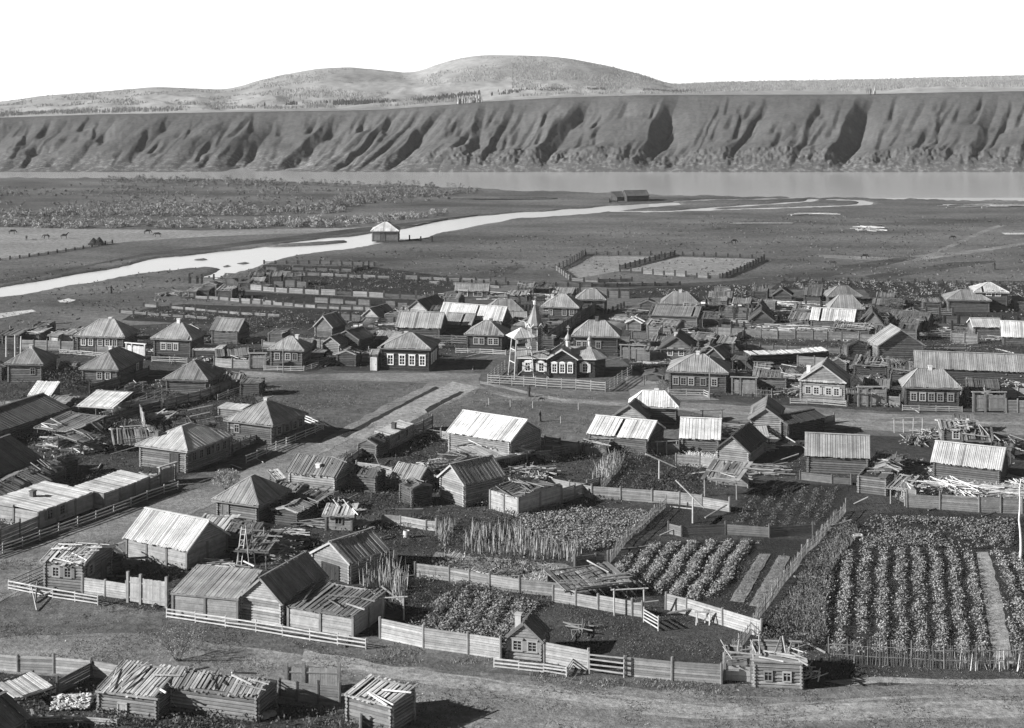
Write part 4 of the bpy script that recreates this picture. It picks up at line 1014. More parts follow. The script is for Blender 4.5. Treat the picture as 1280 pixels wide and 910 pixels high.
b('log_pen', 'roofless log crib below the small slatted canopy', 'pen', 'pent', (1072, 594), (1108, 598), 616, 3.6, rise=.1, rt=.3, wt=.22, shab=1, bw=.9, rpole=4, oh=.1)
b('lean_to', 'small slatted canopy on posts above the roofless crib', 'lean-to', 'pent', (1108, 609), (1134, 613), 630, 4.2, rise=.5, rt=.42, wt=.3, wall='open', shab=.7, bw=.16, rpole=6)
# on the plain
b('water_mill', 'square mill house with white pyramid roof on the stream', 'mill', 'hip', (463, 289), (499, 289), 302, 6.6, ridge=277.5, rt=.62, wt=.22, doors=[('f', .4, 1.2, 2.2, .1)], oh=.3)
b('raft_house', 'low dark floating house moored where the stream meets the river', 'houseboat', 'gx', (783, 245), (812, 244.5), 252, 7, ridge=238, rt=.12, wt=.08)
b('lean_to', 'dark slanting shed joined to the floating house', 'shed', 'pent', (771, 246.5), (785, 246), 251, 5, rise=1.4, rt=.1, wt=.08)
b('log_hut', 'bathhouse with boarded front alone at the edge of the gardens', 'hut', 'pent', (233, 363.5), (246, 364), 371, 3, rise=.4, rt=.3, wt=.2)
b('log_hut', 'dark bathhouse right beside the boarded one', 'hut', 'pent', (247, 362), (262, 362.5), 371, 3.2, rise=.3, rt=.14, wt=.09)
b('log_hut', 'dark bathhouse nearest the stream bend', 'hut', 'pent', (297, 353), (311, 353.5), 359, 3, rise=.3, rt=.15, wt=.09)
b('log_hut', 'low hut with light roof nearest the stream bend', 'hut', 'pent', (312, 352), (330, 352), 357, 3, rise=.5, rt=.4, wt=.12)
b('log_hut', 'small white walled hut behind the left row of houses', 'hut', 'pent', (59, 419), (73, 420), 431, 3, rise=.3, rt=.4, wt=.6, wall='plank')
b('log_hut', 'low hut with bright boarded side left of the five window house', 'hut', 'pent', (75, 417), (91, 418), 430, 3, rise=.4, rt=.35, wt=.55, wall='plank')
b('log_barn', 'low roof right of the black gable with a wood heap on it', 'barn', 'pent', (1110, 402), (1150, 405), 413, 4, rise=.6, rt=.2, wt=.1, shab=.8, rpole=6)
b('log_hut', 'small hut with grey roof behind the yard of the dark four window house', 'hut', 'pent', (440, 421), (462, 422), 432, 4, rise=.5, rt=.14, wt=.1)
b('log_shed', 'plank shed between the wide hipped house and the gable fronted house', 'shed', 'pent', (940, 470), (985, 472), 484, 3.5, rise=.4, rt=.3, wt=.16, shab=.7, rpole=6)
b('log_shed', 'dark open shed behind the gable fronted house', 'shed', 'pent', (1065, 455), (1110, 458), 470, 5, rise=.5, rt=.28, wt=.07, shab=.9, rpole=14)
b('log_shed', 'black barn joined to the right side of the steep log barn', 'shed', 'gx', (985, 531), (1034, 522), 552, 4.5, rise=.6, rt=.08, wt=.07)
b('log_shed', 'heaped shed roof left of the log barn with striped gable', 'shed', 'pent', (1040, 409), (1088, 412), 421, 4, rise=.5, rt=.36, wt=.1, shab=1, rpole=12)

# more sheds and ruins between the larger buildings
b('log_shed', 'low black log shed between the dark gable and the three windowed house', 'shed', 'pent', (384, 445), (400, 446), 452, 3, rise=.5, rt=.2, wt=.08)
b('log_shed', 'grey roofed shed wall right of the hipped house with three windows', 'shed', 'pent', (240, 437), (276, 438), 448, 3, rise=.3, rt=.5, wt=.1, oh=.15)
b('log_shed', 'low roof between the three windowed hipped house and the boarded gate', 'shed', 'gx', (270, 446), (312, 444), 455, 5, rise=.7, rt=.26, wt=.12, shab=.4)
b('log_shed', 'dark outbuilding north of the roofed yard gate', 'shed', 'gx', (1078, 484), (1112, 486), 497, 5, rise=.8, rt=.2, wt=.08, shab=.5)
b('log_shed', 'log outbuilding under the very long ribbed roof', 'shed', 'pent', (1208, 484), (1250, 486), 502, 4, rise=.5, rt=.18, wt=.07, shab=.5)
b('log_shed', 'low slatted outbuilding in the yards right of the church fence', 'shed', 'pent', (812, 428), (838, 429), 438, 4, rise=.5, rt=.3, wt=.1, shab=.8, rpole=5)
b('log_shed', 'broken backed shed between the tattered huts and the long plank fence', 'shed', 'gx', (860, 425), (890, 428), 436, 4.5, rise=.9, rt=.2, wt=.12, shab=.7, rpole=5)
b('log_shed', 'shabby barn among the poles of the lumber yard', 'shed', 'gx', (985, 398), (1012, 400), 408, 4.5, rise=.9, rt=.25, wt=.12, shab=.6)
b('log_shed', 'grey flat shed left of the laddered roof', 'shed', 'pent', (700, 430), (712, 430), 438, 3, rise=.4, rt=.3, wt=.1)
b('log_shed', 'dark shed behind the steep ribbed log barn', 'shed', 'pent', (586, 604), (606, 600), 622, 4, rise=.5, rt=.2, wt=.14, shab=.8, rpole=5)
b('log_shed', 'shed with drooping pole roof behind the small black sided hipped house', 'shed', 'pent', (368, 622), (398, 628), 638, 3, rise=.4, rt=.2, wt=.14, wall='open', shab=1, rpole=6)
b('log_shed', 'dark shed on the back side of the striped roof hut', 'shed', 'pent', (344, 600), (358, 598), 612, 2.5, rise=.5, rt=.62, wt=.12, shab=.3)
b('log_shed', 'roofed wood store behind the tattered light roofed house', 'shed', 'gx', (118, 708), (158, 695), 726, 5, rise=.7, rt=.14, wt=.12, shab=1, rpole=10)
b('log_shed', 'small slatted roof in the shaded yard left of the big bright roofed house', 'shed', 'pent', (100, 556), (130, 548), 570, 4.5, rise=.6, rt=.22, wt=.09, wall='open', shab=1, rpole=10)
b('log_shed', 'pale little roof half hidden below the ribbed grey barn', 'shed', 'pent', (54, 582), (68, 576), 590, 2.5, rise=.3, rt=.55, wt=.12, shab=.4)
b('log_shed', 'low dark shelter between the wide casing house and lumber fan', 'shed', 'pent', (84, 512), (98, 513), 522, 3, rise=.4, rt=.2, wt=.1)
b('log_shed', 'timber shelter behind the far hipped house above the long low barn', 'shed', 'gx', (885, 372), (915, 373), 382, 4.5, rise=.9, rt=.22, wt=.1, shab=.5)
b('log_shed', 'small shed among the far yards north of the twin gable', 'shed', 'gx', (915, 379), (938, 380), 388, 4, rise=.8, rt=.3, wt=.12, shab=.6)
b('log_shed', 'low shed beside the lane gardens behind the second lane house', 'shed', 'gx', (690, 366), (716, 367), 373, 4, rise=.8, rt=.34, wt=.12, shab=.5)
b('log_shed', 'shed at the back of the yards between cabin and lane houses', 'shed', 'gx', (632, 368), (660, 369), 376, 4, rise=.6, rt=.4, wt=.12, shab=.7, rpole=5)
b('log_shed', 'boarded barn in front of the dark gable with outlined front', 'shed', 'pent', (518, 402), (545, 403), 409, 4, rise=.4, rt=.34, wt=.13, shab=.6, rpole=4)
b('log_shed', 'long pole shelter left of the low hipped house with posts', 'shed', 'gx', (1090, 380), (1130, 382), 390, 4, rise=.8, rt=.18, wt=.1, shab=.8, rpole=8)
b('log_shed', 'sheds leaning at the left edge behind the pale posts', 'shed', 'pent', (0, 418), (24, 419), 430, 4, rise=.4, rt=.2, wt=.1, shab=.6)
b('log_shed', 'pale topped shed between the left edge and the boarded side hut', 'shed', 'pent', (28, 416), (50, 417), 428, 4, rise=.3, rt=.42, wt=.12, shab=.8, rpole=5)
b('log_shed', 'low outhouse behind the churchyard at the lane', 'shed', 'gx', (806, 440), (822, 441), 449, 3.4, rise=.6, rt=.3, wt=.1, shab=.5)
# ---------------------------------------------------------------- church, belfry
def cross(mb, c, h, t):
    c = Vector(c); mb.bar(c, c + Vector((0, 0, h)), .05, .05, t); mb.bar(c + Vector((-h * .28, 0, h * .68)), c + Vector((h * .28, 0, h * .68)), .05, .05, t)
    mb.bar(c + Vector((-h * .14, 0, h * .85)), c + Vector((h * .14, 0, h * .85)), .04, .04, t); mb.bar(c + Vector((-h * .16, 0, h * .38)), c + Vector((h * .16, 0, h * .28)), .04, .04, t)
def church():
    p = G(647, 470); q = G(756, 472.5); an = math.atan2((q - p).y, (q - p).x)
    e = empty('village_church', p, an); tag(e, 'small dark wooden church with white arched windows and two cupolas', 'church')
    wt, hw = .055, 2.75
    mb = MB()
    log_box(mb, 0, 0, 4.6, 4.6, 0, hw, wt, .24, .12)
    log_box(mb, 4.6, -.55, 8.6, 5.2, 0, hw, wt, .24, .12)
    # apse
    ap = [(8.6, .1), (11.3, .1), (12.6, 1.5), (12.6, 3.2), (11.3, 4.6), (8.6, 4.6)]
    for i in range(12):
        z = hw * (i + .5) / 12
        for a, b_ in zip(ap, ap[1:]): mb.log((a[0], a[1], z), (b_[0], b_[1], z), hw / 12 * .53, wt * rr(.85, 1.15))
    mb.slab([(x, y + .02, hw) for x, y in ap], hw, wt * .5)
    for i in range(5):
        q_ = 2.15 * (1 - (i + .5) / 5); mb.log((6.6 - q_, -.55, hw + .26 * (i + .5)), (6.6 + q_, -.55, hw + .26 * (i + .5)), .14, wt)
    mb.build('log_wall', M['wood'], e)
    mb = MB(); rt = .3
    k = dict(var=.1, endj=.03, zj=.01, dark=.03)
    boards(mb, [(-.3, -.35, hw), (4.6, -.35, hw), (4.6, 2.3, hw + .9), (-.3, 2.3, hw + .9)], (0, 1, 0), .3, .03, rt, **k)
    boards(mb, [(4.6, 4.9, hw), (-.3, 4.9, hw), (-.3, 2.3, hw + .9), (4.6, 2.3, hw + .9)], (0, 1, 0), .3, .03, rt, **k)
    zt = hw + 1.45
    boards(mb, [(4.25, -.95, hw), (4.25, 5.4, hw), (6.6, 5.4, zt), (6.6, -.95, zt)], (1, 0, 0), .3, .03, rt, **k)
    boards(mb, [(8.95, -.95, hw), (8.95, 5.4, hw), (6.6, 5.4, zt), (6.6, -.95, zt)], (1, 0, 0), .3, .03, rt, **k)
    boards(mb, [(6.6, .9, hw + .4), (9.9, .9, hw + .4), (9.9, 2.35, hw + 1.35), (6.6, 2.35, hw + 1.35)], (0, 1, 0), .3, .03, rt, **k)
    c = (10.4, 2.35, hw + 1.5); o = [(8.6, -.2), (11.5, -.2), (13.0, 1.3), (13.0, 3.4), (11.5, 4.9), (8.6, 4.9)]
    for a, b_ in zip(o, o[1:]): boards(mb, [(a[0], a[1], hw), (b_[0], b_[1], hw), c], ((a[0] + b_[0]) / 2 - c[0], (a[1] + b_[1]) / 2 - c[1], -.5), .28, .03, rt * 1.1, **k)
    ro = mb.build('roof', M['roofw'], e)
    tr = MB()
    for a, b_ in (((4.25, -.97, hw), (6.6, -.97, zt)), ((6.6, -.97, zt), (8.95, -.97, hw)), ((-.3, -.37, hw), (4.2, -.37, hw)), ((8.7, -.22, hw), (11.5, -.22, hw)), ((11.5, -.22, hw), (13.0, 1.3, hw))):
        tr.bar(Vector(a) - Vector((0, 0, .05)), Vector(b_) - Vector((0, 0, .05)), .06, .17, .62)
    tr.build('eaves_board', M['paint'], e)
    for x, wf in ((1.5, 0), (3.5, 0), (5.45, 1), (6.6, 1), (7.75, 1), (9.9, 2)):
        f = WallFrame('f', 0, (0, -.55, .1)[wf], 12, 1, .13)
        add_window(e, f, x, .85, .58 if wf == 1 else .66, 1.15, 's' if wf != 1 else 'w', .85, arch=True)
    # cupolas
    def cupola(x, y, z, r, hd, t):
        m = MB(); m.box(x - r * 1.1, y - r * 1.1, z - .9, x + r * 1.1, y + r * 1.1, z + .05, t * .8)
        m.lathe((x, y, z), [(r * .8, 0), (r * .8, hd), (r * 1.0, hd + .03), (r * .6, hd + .12)], t, 10)
        m.lathe((x, y, z + hd + .1), [(r * .6, 0), (r * 1.12, r * .7), (r * 1.15, r * 1.1), (r * .8, r * 1.8), (r * .3, r * 2.4), (r * .1, r * 3.1), (0.02, r * 3.3)], .3, 12)
        cross(m, (x, y, z + hd + .1 + r * 3.2), 1.0 if r > .4 else .6, .6)
        m.build('cupola', M['paint'], e, smooth=False)
    cupola(7.3, 1.2, hw + 1.35, .42, .85, .5); cupola(10.4, 2.0, hw + 1.35, .28, .7, .5)
    # west tower with tent roof
    m = MB(); tx, ty, rd_ = 2.3, 2.6, 1.05; z0, z1 = hw + .3, 6.9
    for i in range(14):
        z = z0 + (z1 - z0) * (i + .5) / 14
        for j in range(8):
            a0, a1 = math.pi / 4 * j + .39, math.pi / 4 * (j + 1) + .39
            m.log((tx + rd_ * math.cos(a0), ty + rd_ * math.sin(a0), z), (tx + rd_ * math.cos(a1), ty + rd_ * math.sin(a1), z), .15, .14)
    m.lathe((tx, ty, z0), [(rd_ * .9, 0), (rd_ * .9, z1 - z0)], .06, 8)
    for j in range(8):
        a0 = math.pi / 4 * j + .39; m.bar((tx + rd_ * 1.05 * math.cos(a0), ty + rd_ * 1.05 * math.sin(a0), z0), (tx + rd_ * 1.05 * math.cos(a0), ty + rd_ * 1.05 * math.sin(a0), z1), .16, .16, .5)
    t_ = m.build('tower', M['wood'], e)
    m = MB()
    for j in range(8):
        a0, a1 = math.pi / 4 * j + .39, math.pi / 4 * (j + 1) + .39
        p0 = Vector((tx + 1.4 * math.cos(a0), ty + 1.4 * math.sin(a0), z1 - .1)); p1 = Vector((tx + 1.4 * math.cos(a1), ty + 1.4 * math.sin(a1), z1 - .1)); top = Vector((tx, ty, z1 + 3.4))
        boards(m, [p0, p1, top], (top - (p0 + p1) / 2), .22, .03, .27, **k)
        am = (a0 + a1) / 2; pk = Vector((tx + 1.45 * math.cos(am), ty + 1.45 * math.sin(am), z1 + .55))
        m.bar(p0, pk, .1, .1, .6); m.bar(pk, p1, .1, .1, .6)
    m.lathe((tx, ty, z1 + 3.2), [(.28, 0), (.28, .45), (.1, .6)], .5, 8); cross(m, (tx, ty, z1 + 3.7), .8, .4)
    m.build('tent_roof', M['roofw'], t_)
    f = WallFrame('f', 0, ty - rd_ * .92, 5, 5, .0); add_window(e, f, tx, z0 + 1.6, .5, 1.0, 'w', .7)
    # side stair
    m = MB()
    for i in range(5): m.box(3.9 + i * .16, -1.0 - 0 * i, .1 * (4 - i), 4.06 + i * .16, -.3, .1 * (4 - i) + .16, .4)
    m.build('steps', M['stone'], e)
church()
def belfry():
    c = G(651.5, 471.8); e = empty('bell_tower', c, .38); tag(e, 'open bell frame on four splayed legs under a pale tent roof beside the church', 'bell tower')
    for sx_ in (-1, 1):
        for sy_ in (-1, 1):
            m = MB(); m.log((sx_ * 1.55, sy_ * 1.2, 0), (sx_ * 1.1, sy_ * .9, 5.9), .1, .4, 8, .085); m.build('leg', M['wood'], e)
    m = MB()
    for z, s_ in ((2.4, 1.4), (4.2, 1.27), (5.75, 1.16)):
        for a, b_ in (((-1, -1), (1, -1)), ((1, -1), (1, 1)), ((1, 1), (-1, 1)), ((-1, 1), (-1, -1))):
            if z == 2.4 and a[1] == b_[1]: continue
            m.bar((a[0] * s_, a[1] * s_ * .78, z), (b_[0] * s_, b_[1] * s_ * .78, z), .1, .12, .42)
    m.bar((-1.5, -1.15, .2), (1.2, -.95, 2.3), .07, .1, .45); m.build('cross_beam', M['wood'], e)
    m = MB(); a = 1.85; b_ = 1.55; top = Vector((0, 0, 7.3))
    cs = [(-a, -b_, 6.0), (a, -b_, 6.0), (a, b_, 6.0), (-a, b_, 6.0)]
    for i in range(4): boards(m, [cs[i], cs[(i + 1) % 4], top], top - (Vector(cs[i]) + Vector(cs[(i + 1) % 4])) / 2, .24, .03, .6, var=.08, endj=.02)
    m.build('tent_roof', M['roofw'], e)
    for x, r in ((-.55, .33), (.35, .26), (.85, .2)):
        m = MB(); m.lathe((x, 0, 5.0), [(r, 0), (r * .85, r * .35), (r * .6, r * 1.1), (r * .45, r * 1.5), (.02, r * 1.7)], .3, 12); m.log((x, 0, 5.3), (x, 0, 5.75), .02, .2); m.build('bell', M['metal'], e, smooth=True)
belfry()
# ---------------------------------------------------------------- fences and gates
f = fence
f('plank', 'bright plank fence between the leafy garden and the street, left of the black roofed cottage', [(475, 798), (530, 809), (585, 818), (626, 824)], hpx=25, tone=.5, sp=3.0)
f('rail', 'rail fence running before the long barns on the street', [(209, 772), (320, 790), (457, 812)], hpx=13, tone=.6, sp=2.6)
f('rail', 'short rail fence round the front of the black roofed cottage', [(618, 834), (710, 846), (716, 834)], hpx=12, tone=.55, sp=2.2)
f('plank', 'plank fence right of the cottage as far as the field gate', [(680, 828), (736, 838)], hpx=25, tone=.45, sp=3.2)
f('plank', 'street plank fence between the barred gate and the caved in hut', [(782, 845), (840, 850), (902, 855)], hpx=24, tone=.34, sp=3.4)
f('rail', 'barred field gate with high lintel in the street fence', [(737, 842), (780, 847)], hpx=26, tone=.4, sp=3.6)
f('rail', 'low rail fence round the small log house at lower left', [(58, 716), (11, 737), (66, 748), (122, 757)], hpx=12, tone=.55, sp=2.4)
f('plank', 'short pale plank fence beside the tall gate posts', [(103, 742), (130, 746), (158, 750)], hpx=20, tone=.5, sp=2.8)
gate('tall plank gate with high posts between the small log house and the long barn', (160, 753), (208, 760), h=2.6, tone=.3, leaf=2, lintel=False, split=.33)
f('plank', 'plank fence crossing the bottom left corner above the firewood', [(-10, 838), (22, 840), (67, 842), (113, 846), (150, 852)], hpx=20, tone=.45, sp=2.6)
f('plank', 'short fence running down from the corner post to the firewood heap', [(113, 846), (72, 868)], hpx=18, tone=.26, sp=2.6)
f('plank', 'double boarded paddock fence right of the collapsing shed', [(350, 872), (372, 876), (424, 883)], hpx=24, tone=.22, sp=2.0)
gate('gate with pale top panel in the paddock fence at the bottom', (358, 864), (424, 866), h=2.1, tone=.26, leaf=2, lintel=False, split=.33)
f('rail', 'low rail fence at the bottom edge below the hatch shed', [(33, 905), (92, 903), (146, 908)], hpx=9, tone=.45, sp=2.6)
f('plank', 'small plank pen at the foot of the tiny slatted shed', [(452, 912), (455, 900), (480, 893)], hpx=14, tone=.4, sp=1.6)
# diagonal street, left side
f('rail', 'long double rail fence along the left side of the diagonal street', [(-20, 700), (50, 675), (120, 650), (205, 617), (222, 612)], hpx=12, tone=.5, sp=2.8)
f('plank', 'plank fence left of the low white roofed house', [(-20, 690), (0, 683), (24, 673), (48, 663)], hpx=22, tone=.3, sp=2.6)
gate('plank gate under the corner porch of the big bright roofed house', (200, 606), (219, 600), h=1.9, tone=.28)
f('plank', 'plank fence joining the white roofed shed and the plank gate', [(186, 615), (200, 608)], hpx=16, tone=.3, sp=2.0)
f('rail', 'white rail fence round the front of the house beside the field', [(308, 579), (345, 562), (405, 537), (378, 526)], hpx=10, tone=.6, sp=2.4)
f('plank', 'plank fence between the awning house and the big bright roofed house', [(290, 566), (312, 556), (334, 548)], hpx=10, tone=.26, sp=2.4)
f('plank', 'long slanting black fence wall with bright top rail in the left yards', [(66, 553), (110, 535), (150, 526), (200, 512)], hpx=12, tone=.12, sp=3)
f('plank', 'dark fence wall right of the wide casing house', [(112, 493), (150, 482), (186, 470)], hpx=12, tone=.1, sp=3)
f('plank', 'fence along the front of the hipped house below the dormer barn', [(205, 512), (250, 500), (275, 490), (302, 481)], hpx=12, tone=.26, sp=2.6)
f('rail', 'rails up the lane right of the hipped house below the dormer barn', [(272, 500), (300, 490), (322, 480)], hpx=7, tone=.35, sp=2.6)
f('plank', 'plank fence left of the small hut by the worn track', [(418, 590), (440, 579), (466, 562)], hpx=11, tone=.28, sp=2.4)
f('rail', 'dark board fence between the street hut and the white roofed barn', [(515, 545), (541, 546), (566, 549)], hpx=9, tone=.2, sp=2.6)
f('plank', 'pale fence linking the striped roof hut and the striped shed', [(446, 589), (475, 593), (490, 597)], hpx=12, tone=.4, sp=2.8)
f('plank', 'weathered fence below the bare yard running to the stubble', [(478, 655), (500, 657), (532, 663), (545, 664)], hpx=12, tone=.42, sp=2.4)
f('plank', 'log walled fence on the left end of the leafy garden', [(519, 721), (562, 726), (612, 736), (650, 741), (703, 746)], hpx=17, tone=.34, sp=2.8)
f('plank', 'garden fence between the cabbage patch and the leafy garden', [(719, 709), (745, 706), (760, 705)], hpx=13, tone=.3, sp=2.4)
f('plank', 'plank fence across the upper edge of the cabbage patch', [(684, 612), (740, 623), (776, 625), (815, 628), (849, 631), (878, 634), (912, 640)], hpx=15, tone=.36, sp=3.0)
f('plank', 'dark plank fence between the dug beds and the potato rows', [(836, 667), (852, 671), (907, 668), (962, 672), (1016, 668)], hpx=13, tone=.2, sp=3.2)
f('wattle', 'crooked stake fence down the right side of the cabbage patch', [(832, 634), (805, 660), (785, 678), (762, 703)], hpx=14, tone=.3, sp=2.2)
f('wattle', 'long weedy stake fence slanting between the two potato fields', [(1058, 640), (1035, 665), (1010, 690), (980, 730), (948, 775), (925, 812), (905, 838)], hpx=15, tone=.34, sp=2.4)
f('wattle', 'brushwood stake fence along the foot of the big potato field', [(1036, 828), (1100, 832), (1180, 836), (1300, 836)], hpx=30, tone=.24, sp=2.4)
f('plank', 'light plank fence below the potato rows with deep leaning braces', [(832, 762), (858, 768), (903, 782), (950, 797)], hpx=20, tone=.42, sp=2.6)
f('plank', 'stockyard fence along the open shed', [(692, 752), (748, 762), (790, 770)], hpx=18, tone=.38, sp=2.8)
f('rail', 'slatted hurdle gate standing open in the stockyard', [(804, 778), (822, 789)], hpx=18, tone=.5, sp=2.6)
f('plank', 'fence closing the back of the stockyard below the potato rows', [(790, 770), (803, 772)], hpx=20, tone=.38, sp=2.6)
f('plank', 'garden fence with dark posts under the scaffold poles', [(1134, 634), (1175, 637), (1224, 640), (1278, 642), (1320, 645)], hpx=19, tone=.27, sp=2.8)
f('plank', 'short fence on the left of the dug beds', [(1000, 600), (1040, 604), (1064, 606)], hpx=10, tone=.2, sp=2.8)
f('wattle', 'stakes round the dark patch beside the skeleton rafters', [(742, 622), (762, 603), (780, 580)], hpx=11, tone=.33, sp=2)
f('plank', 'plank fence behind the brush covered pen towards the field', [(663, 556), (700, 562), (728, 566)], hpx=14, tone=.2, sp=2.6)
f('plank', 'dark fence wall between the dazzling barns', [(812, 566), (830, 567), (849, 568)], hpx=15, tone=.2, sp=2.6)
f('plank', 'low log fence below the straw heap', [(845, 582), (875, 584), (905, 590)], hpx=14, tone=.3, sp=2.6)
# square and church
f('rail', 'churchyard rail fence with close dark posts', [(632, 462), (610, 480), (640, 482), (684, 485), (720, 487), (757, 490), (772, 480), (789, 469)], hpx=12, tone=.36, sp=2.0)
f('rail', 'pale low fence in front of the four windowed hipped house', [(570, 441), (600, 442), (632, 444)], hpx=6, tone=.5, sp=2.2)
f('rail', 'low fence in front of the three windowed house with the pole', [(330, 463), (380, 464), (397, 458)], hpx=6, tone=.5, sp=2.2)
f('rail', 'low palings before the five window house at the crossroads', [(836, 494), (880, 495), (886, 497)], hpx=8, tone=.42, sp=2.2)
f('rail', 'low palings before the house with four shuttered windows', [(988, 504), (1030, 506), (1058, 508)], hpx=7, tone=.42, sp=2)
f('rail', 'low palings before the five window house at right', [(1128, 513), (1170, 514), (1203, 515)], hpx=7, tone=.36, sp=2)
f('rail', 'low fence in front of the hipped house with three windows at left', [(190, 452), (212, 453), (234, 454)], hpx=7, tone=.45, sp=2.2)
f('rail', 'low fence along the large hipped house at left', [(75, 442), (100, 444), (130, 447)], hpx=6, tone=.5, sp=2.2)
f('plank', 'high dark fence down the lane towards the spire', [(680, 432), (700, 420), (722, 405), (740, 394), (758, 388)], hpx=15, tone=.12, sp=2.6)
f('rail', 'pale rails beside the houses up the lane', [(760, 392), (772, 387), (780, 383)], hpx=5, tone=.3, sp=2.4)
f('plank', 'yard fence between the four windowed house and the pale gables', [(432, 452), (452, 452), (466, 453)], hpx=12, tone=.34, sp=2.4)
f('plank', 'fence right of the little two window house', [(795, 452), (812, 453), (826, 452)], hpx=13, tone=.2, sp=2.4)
gate('yard gate with two heavy posts right of the church fence', (776, 449), (806, 450), h=2.2, tone=.2, leaf=2)
gate('roofed yard gate beside the house with four shuttered windows', (1073, 508), (1107, 508), h=2.6, tone=.25, leaf=2, split=.33)
gate('roofed yard gate beside the right five window house', (1217, 515), (1256, 515), h=2.6, tone=.22, leaf=2, split=.38)
gate('pale boarded gate right of the five white framed windows', (158, 448), (181, 450), h=2.4, tone=.5, leaf=2, split=.3)
gate('double gate between the crossroads house and the sheds', (915, 493), (945, 494), h=2.4, tone=.2, leaf=2)
gate('small boarded gate left of the three windowed house with the pole', (312, 461), (332, 461), h=2.3, tone=.28)
f('plank', 'plank fence between the roofed gate and the right five window house', [(1107, 508), (1125, 509)], hpx=13, tone=.26, sp=3)
f('plank', 'plank fence at the far right end of the upper street', [(1258, 516), (1272, 516), (1300, 517)], hpx=16, tone=.3, sp=2.6)
f('plank', 'plank fence left of the small boarded gate', [(268, 458), (290, 460), (311, 461)], hpx=11, tone=.36, sp=2.4)
f('plank', 'plank fence in the yard right of the hipped house with three windows', [(268, 448), (292, 450), (318, 450)], hpx=11, tone=.3, sp=2.4)
f('plank', 'long post and plank fence across the far right yards', [(897, 420), (930, 422), (972, 424), (1016, 425), (1052, 426), (1095, 428)], hpx=11, tone=.25, sp=2.6)
f('plank', 'yard fence behind the long bright strip roof', [(900, 437), (950, 438), (1000, 440), (1050, 442), (1090, 444)], hpx=7, tone=.2, sp=2.2)
f('plank', 'plank fence below the sheds left of the shuttered house', [(948, 482), (972, 483), (995, 484)], hpx=12, tone=.26, sp=2.6)
f('plank', 'fence running across behind the far hipped roofs', [(880, 395), (920, 397), (960, 399)], hpx=7, tone=.2, sp=2.4)
f('plank', 'fence between the black gable and the low house with posts', [(1150, 412), (1190, 413), (1215, 415)], hpx=9, tone=.22, sp=2.6)
f('plank', 'plank wall below the two storey house', [(1180, 404), (1215, 405), (1290, 406)], hpx=9, tone=.2, sp=2.6)
f('plank', 'fence below the long barn near the far hipped house', [(875, 410), (900, 411), (930, 413)], hpx=8, tone=.2, sp=2.4)
f('plank', 'fence along the back lane beside the tattered hut', [(790, 423), (830, 425), (870, 424)], hpx=8, tone=.22, sp=2.4)
# gardens left and beyond
f('plank', 'white garden fence nearest the stream at left', [(226, 372), (260, 374), (300, 377), (345, 380)], hpx=5, tone=.55, sp=2.6)
f('plank', 'long white garden fence stepping down to the lone cabin', [(312, 362), (360, 366), (420, 369), (480, 372), (540, 374)], hpx=7, tone=.55, sp=3.2)
f('plank', 'grey garden fence below the long white one', [(392, 378), (430, 380), (480, 383), (510, 384)], hpx=7, tone=.34, sp=2.6)
f('plank', 'pale garden fence left of the grey one', [(300, 379), (340, 381), (380, 384), (470, 389)], hpx=4, tone=.5, sp=2.6)
f('plank', 'pale garden fence above the hipped houses at left', [(180, 383), (230, 387), (300, 393), (350, 396)], hpx=3.5, tone=.5, sp=2.6)
f('rail', 'low rails at the left end of the gardens', [(150, 391), (200, 395), (260, 399)], hpx=3, tone=.4, sp=2.6)
f('plank', 'fence of the upper left garden by the stream bend', [(330, 337), (380, 338), (440, 340), (468, 333)], hpx=4, tone=.3, sp=2.6)
f('plank', 'second fence of the upper garden by the stream bend', [(330, 343), (400, 345), (470, 348), (540, 350), (632, 354)], hpx=5, tone=.42, sp=3.0)
f('rail', 'third fence of the upper garden towards the lone cabin', [(330, 330), (400, 330), (468, 332)], hpx=3.4, tone=.3, sp=2.6)
f('plank', 'short fence beside the garden bank in front of the lone cabin', [(535, 355), (580, 357), (625, 360)], hpx=4, tone=.4, sp=2.6)
f('picket', 'left side fence of the empty paddocks on the plain', [(732, 318), (712, 330), (695, 338), (712, 351)], hpx=6, tone=.4, sp=2.6)
f('plank', 'near fence of the empty paddocks on the plain', [(712, 351), (748, 353), (790, 352)], hpx=4, tone=.34, sp=2.6)
f('wattle', 'far fence of the empty paddocks on the plain', [(732, 319), (800, 319), (880, 320), (955, 323)], hpx=4, tone=.3, sp=2.6)
f('picket', 'dark dividing fence inside the paddocks', [(843, 319), (812, 327), (775, 337)], hpx=5, tone=.15, sp=2.6)
f('plank', 'front fence of the right hand paddock', [(775, 340), (830, 344), (885, 348), (900, 348)], hpx=4.5, tone=.45, sp=2.6)
f('picket', 'dark right end fence of the paddocks', [(955, 325), (930, 337), (903, 348)], hpx=5, tone=.14, sp=2.6)
f('wattle', 'thin fence behind the horses on the left meadow', [(0, 326), (60, 318), (115, 309), (140, 304)], hpx=3.2, tone=.25, sp=2.8)
f('picket', 'line of garden palings behind the village centre', [(560, 352), (620, 356), (680, 358), (740, 359), (850, 357)], hpx=4, tone=.16, sp=2.6)
f('wattle', 'palings along the far right gardens', [(980, 352), (1060, 352), (1160, 354), (1285, 357)], hpx=4, tone=.3, sp=2.8)
f('wattle', 'palings below the far right gardens', [(1095, 392), (1140, 393), (1182, 393)], hpx=7, tone=.3, sp=2.6)
f('plank', 'fence left of the raft house along the bank', [(762, 253), (772, 253)], hpx=3, tone=.2, sp=2.6)
f('plank', 'dark landing fence beside the mill', [(498, 302), (512, 301), (540, 302)], hpx=5, tone=.12, sp=2.6)

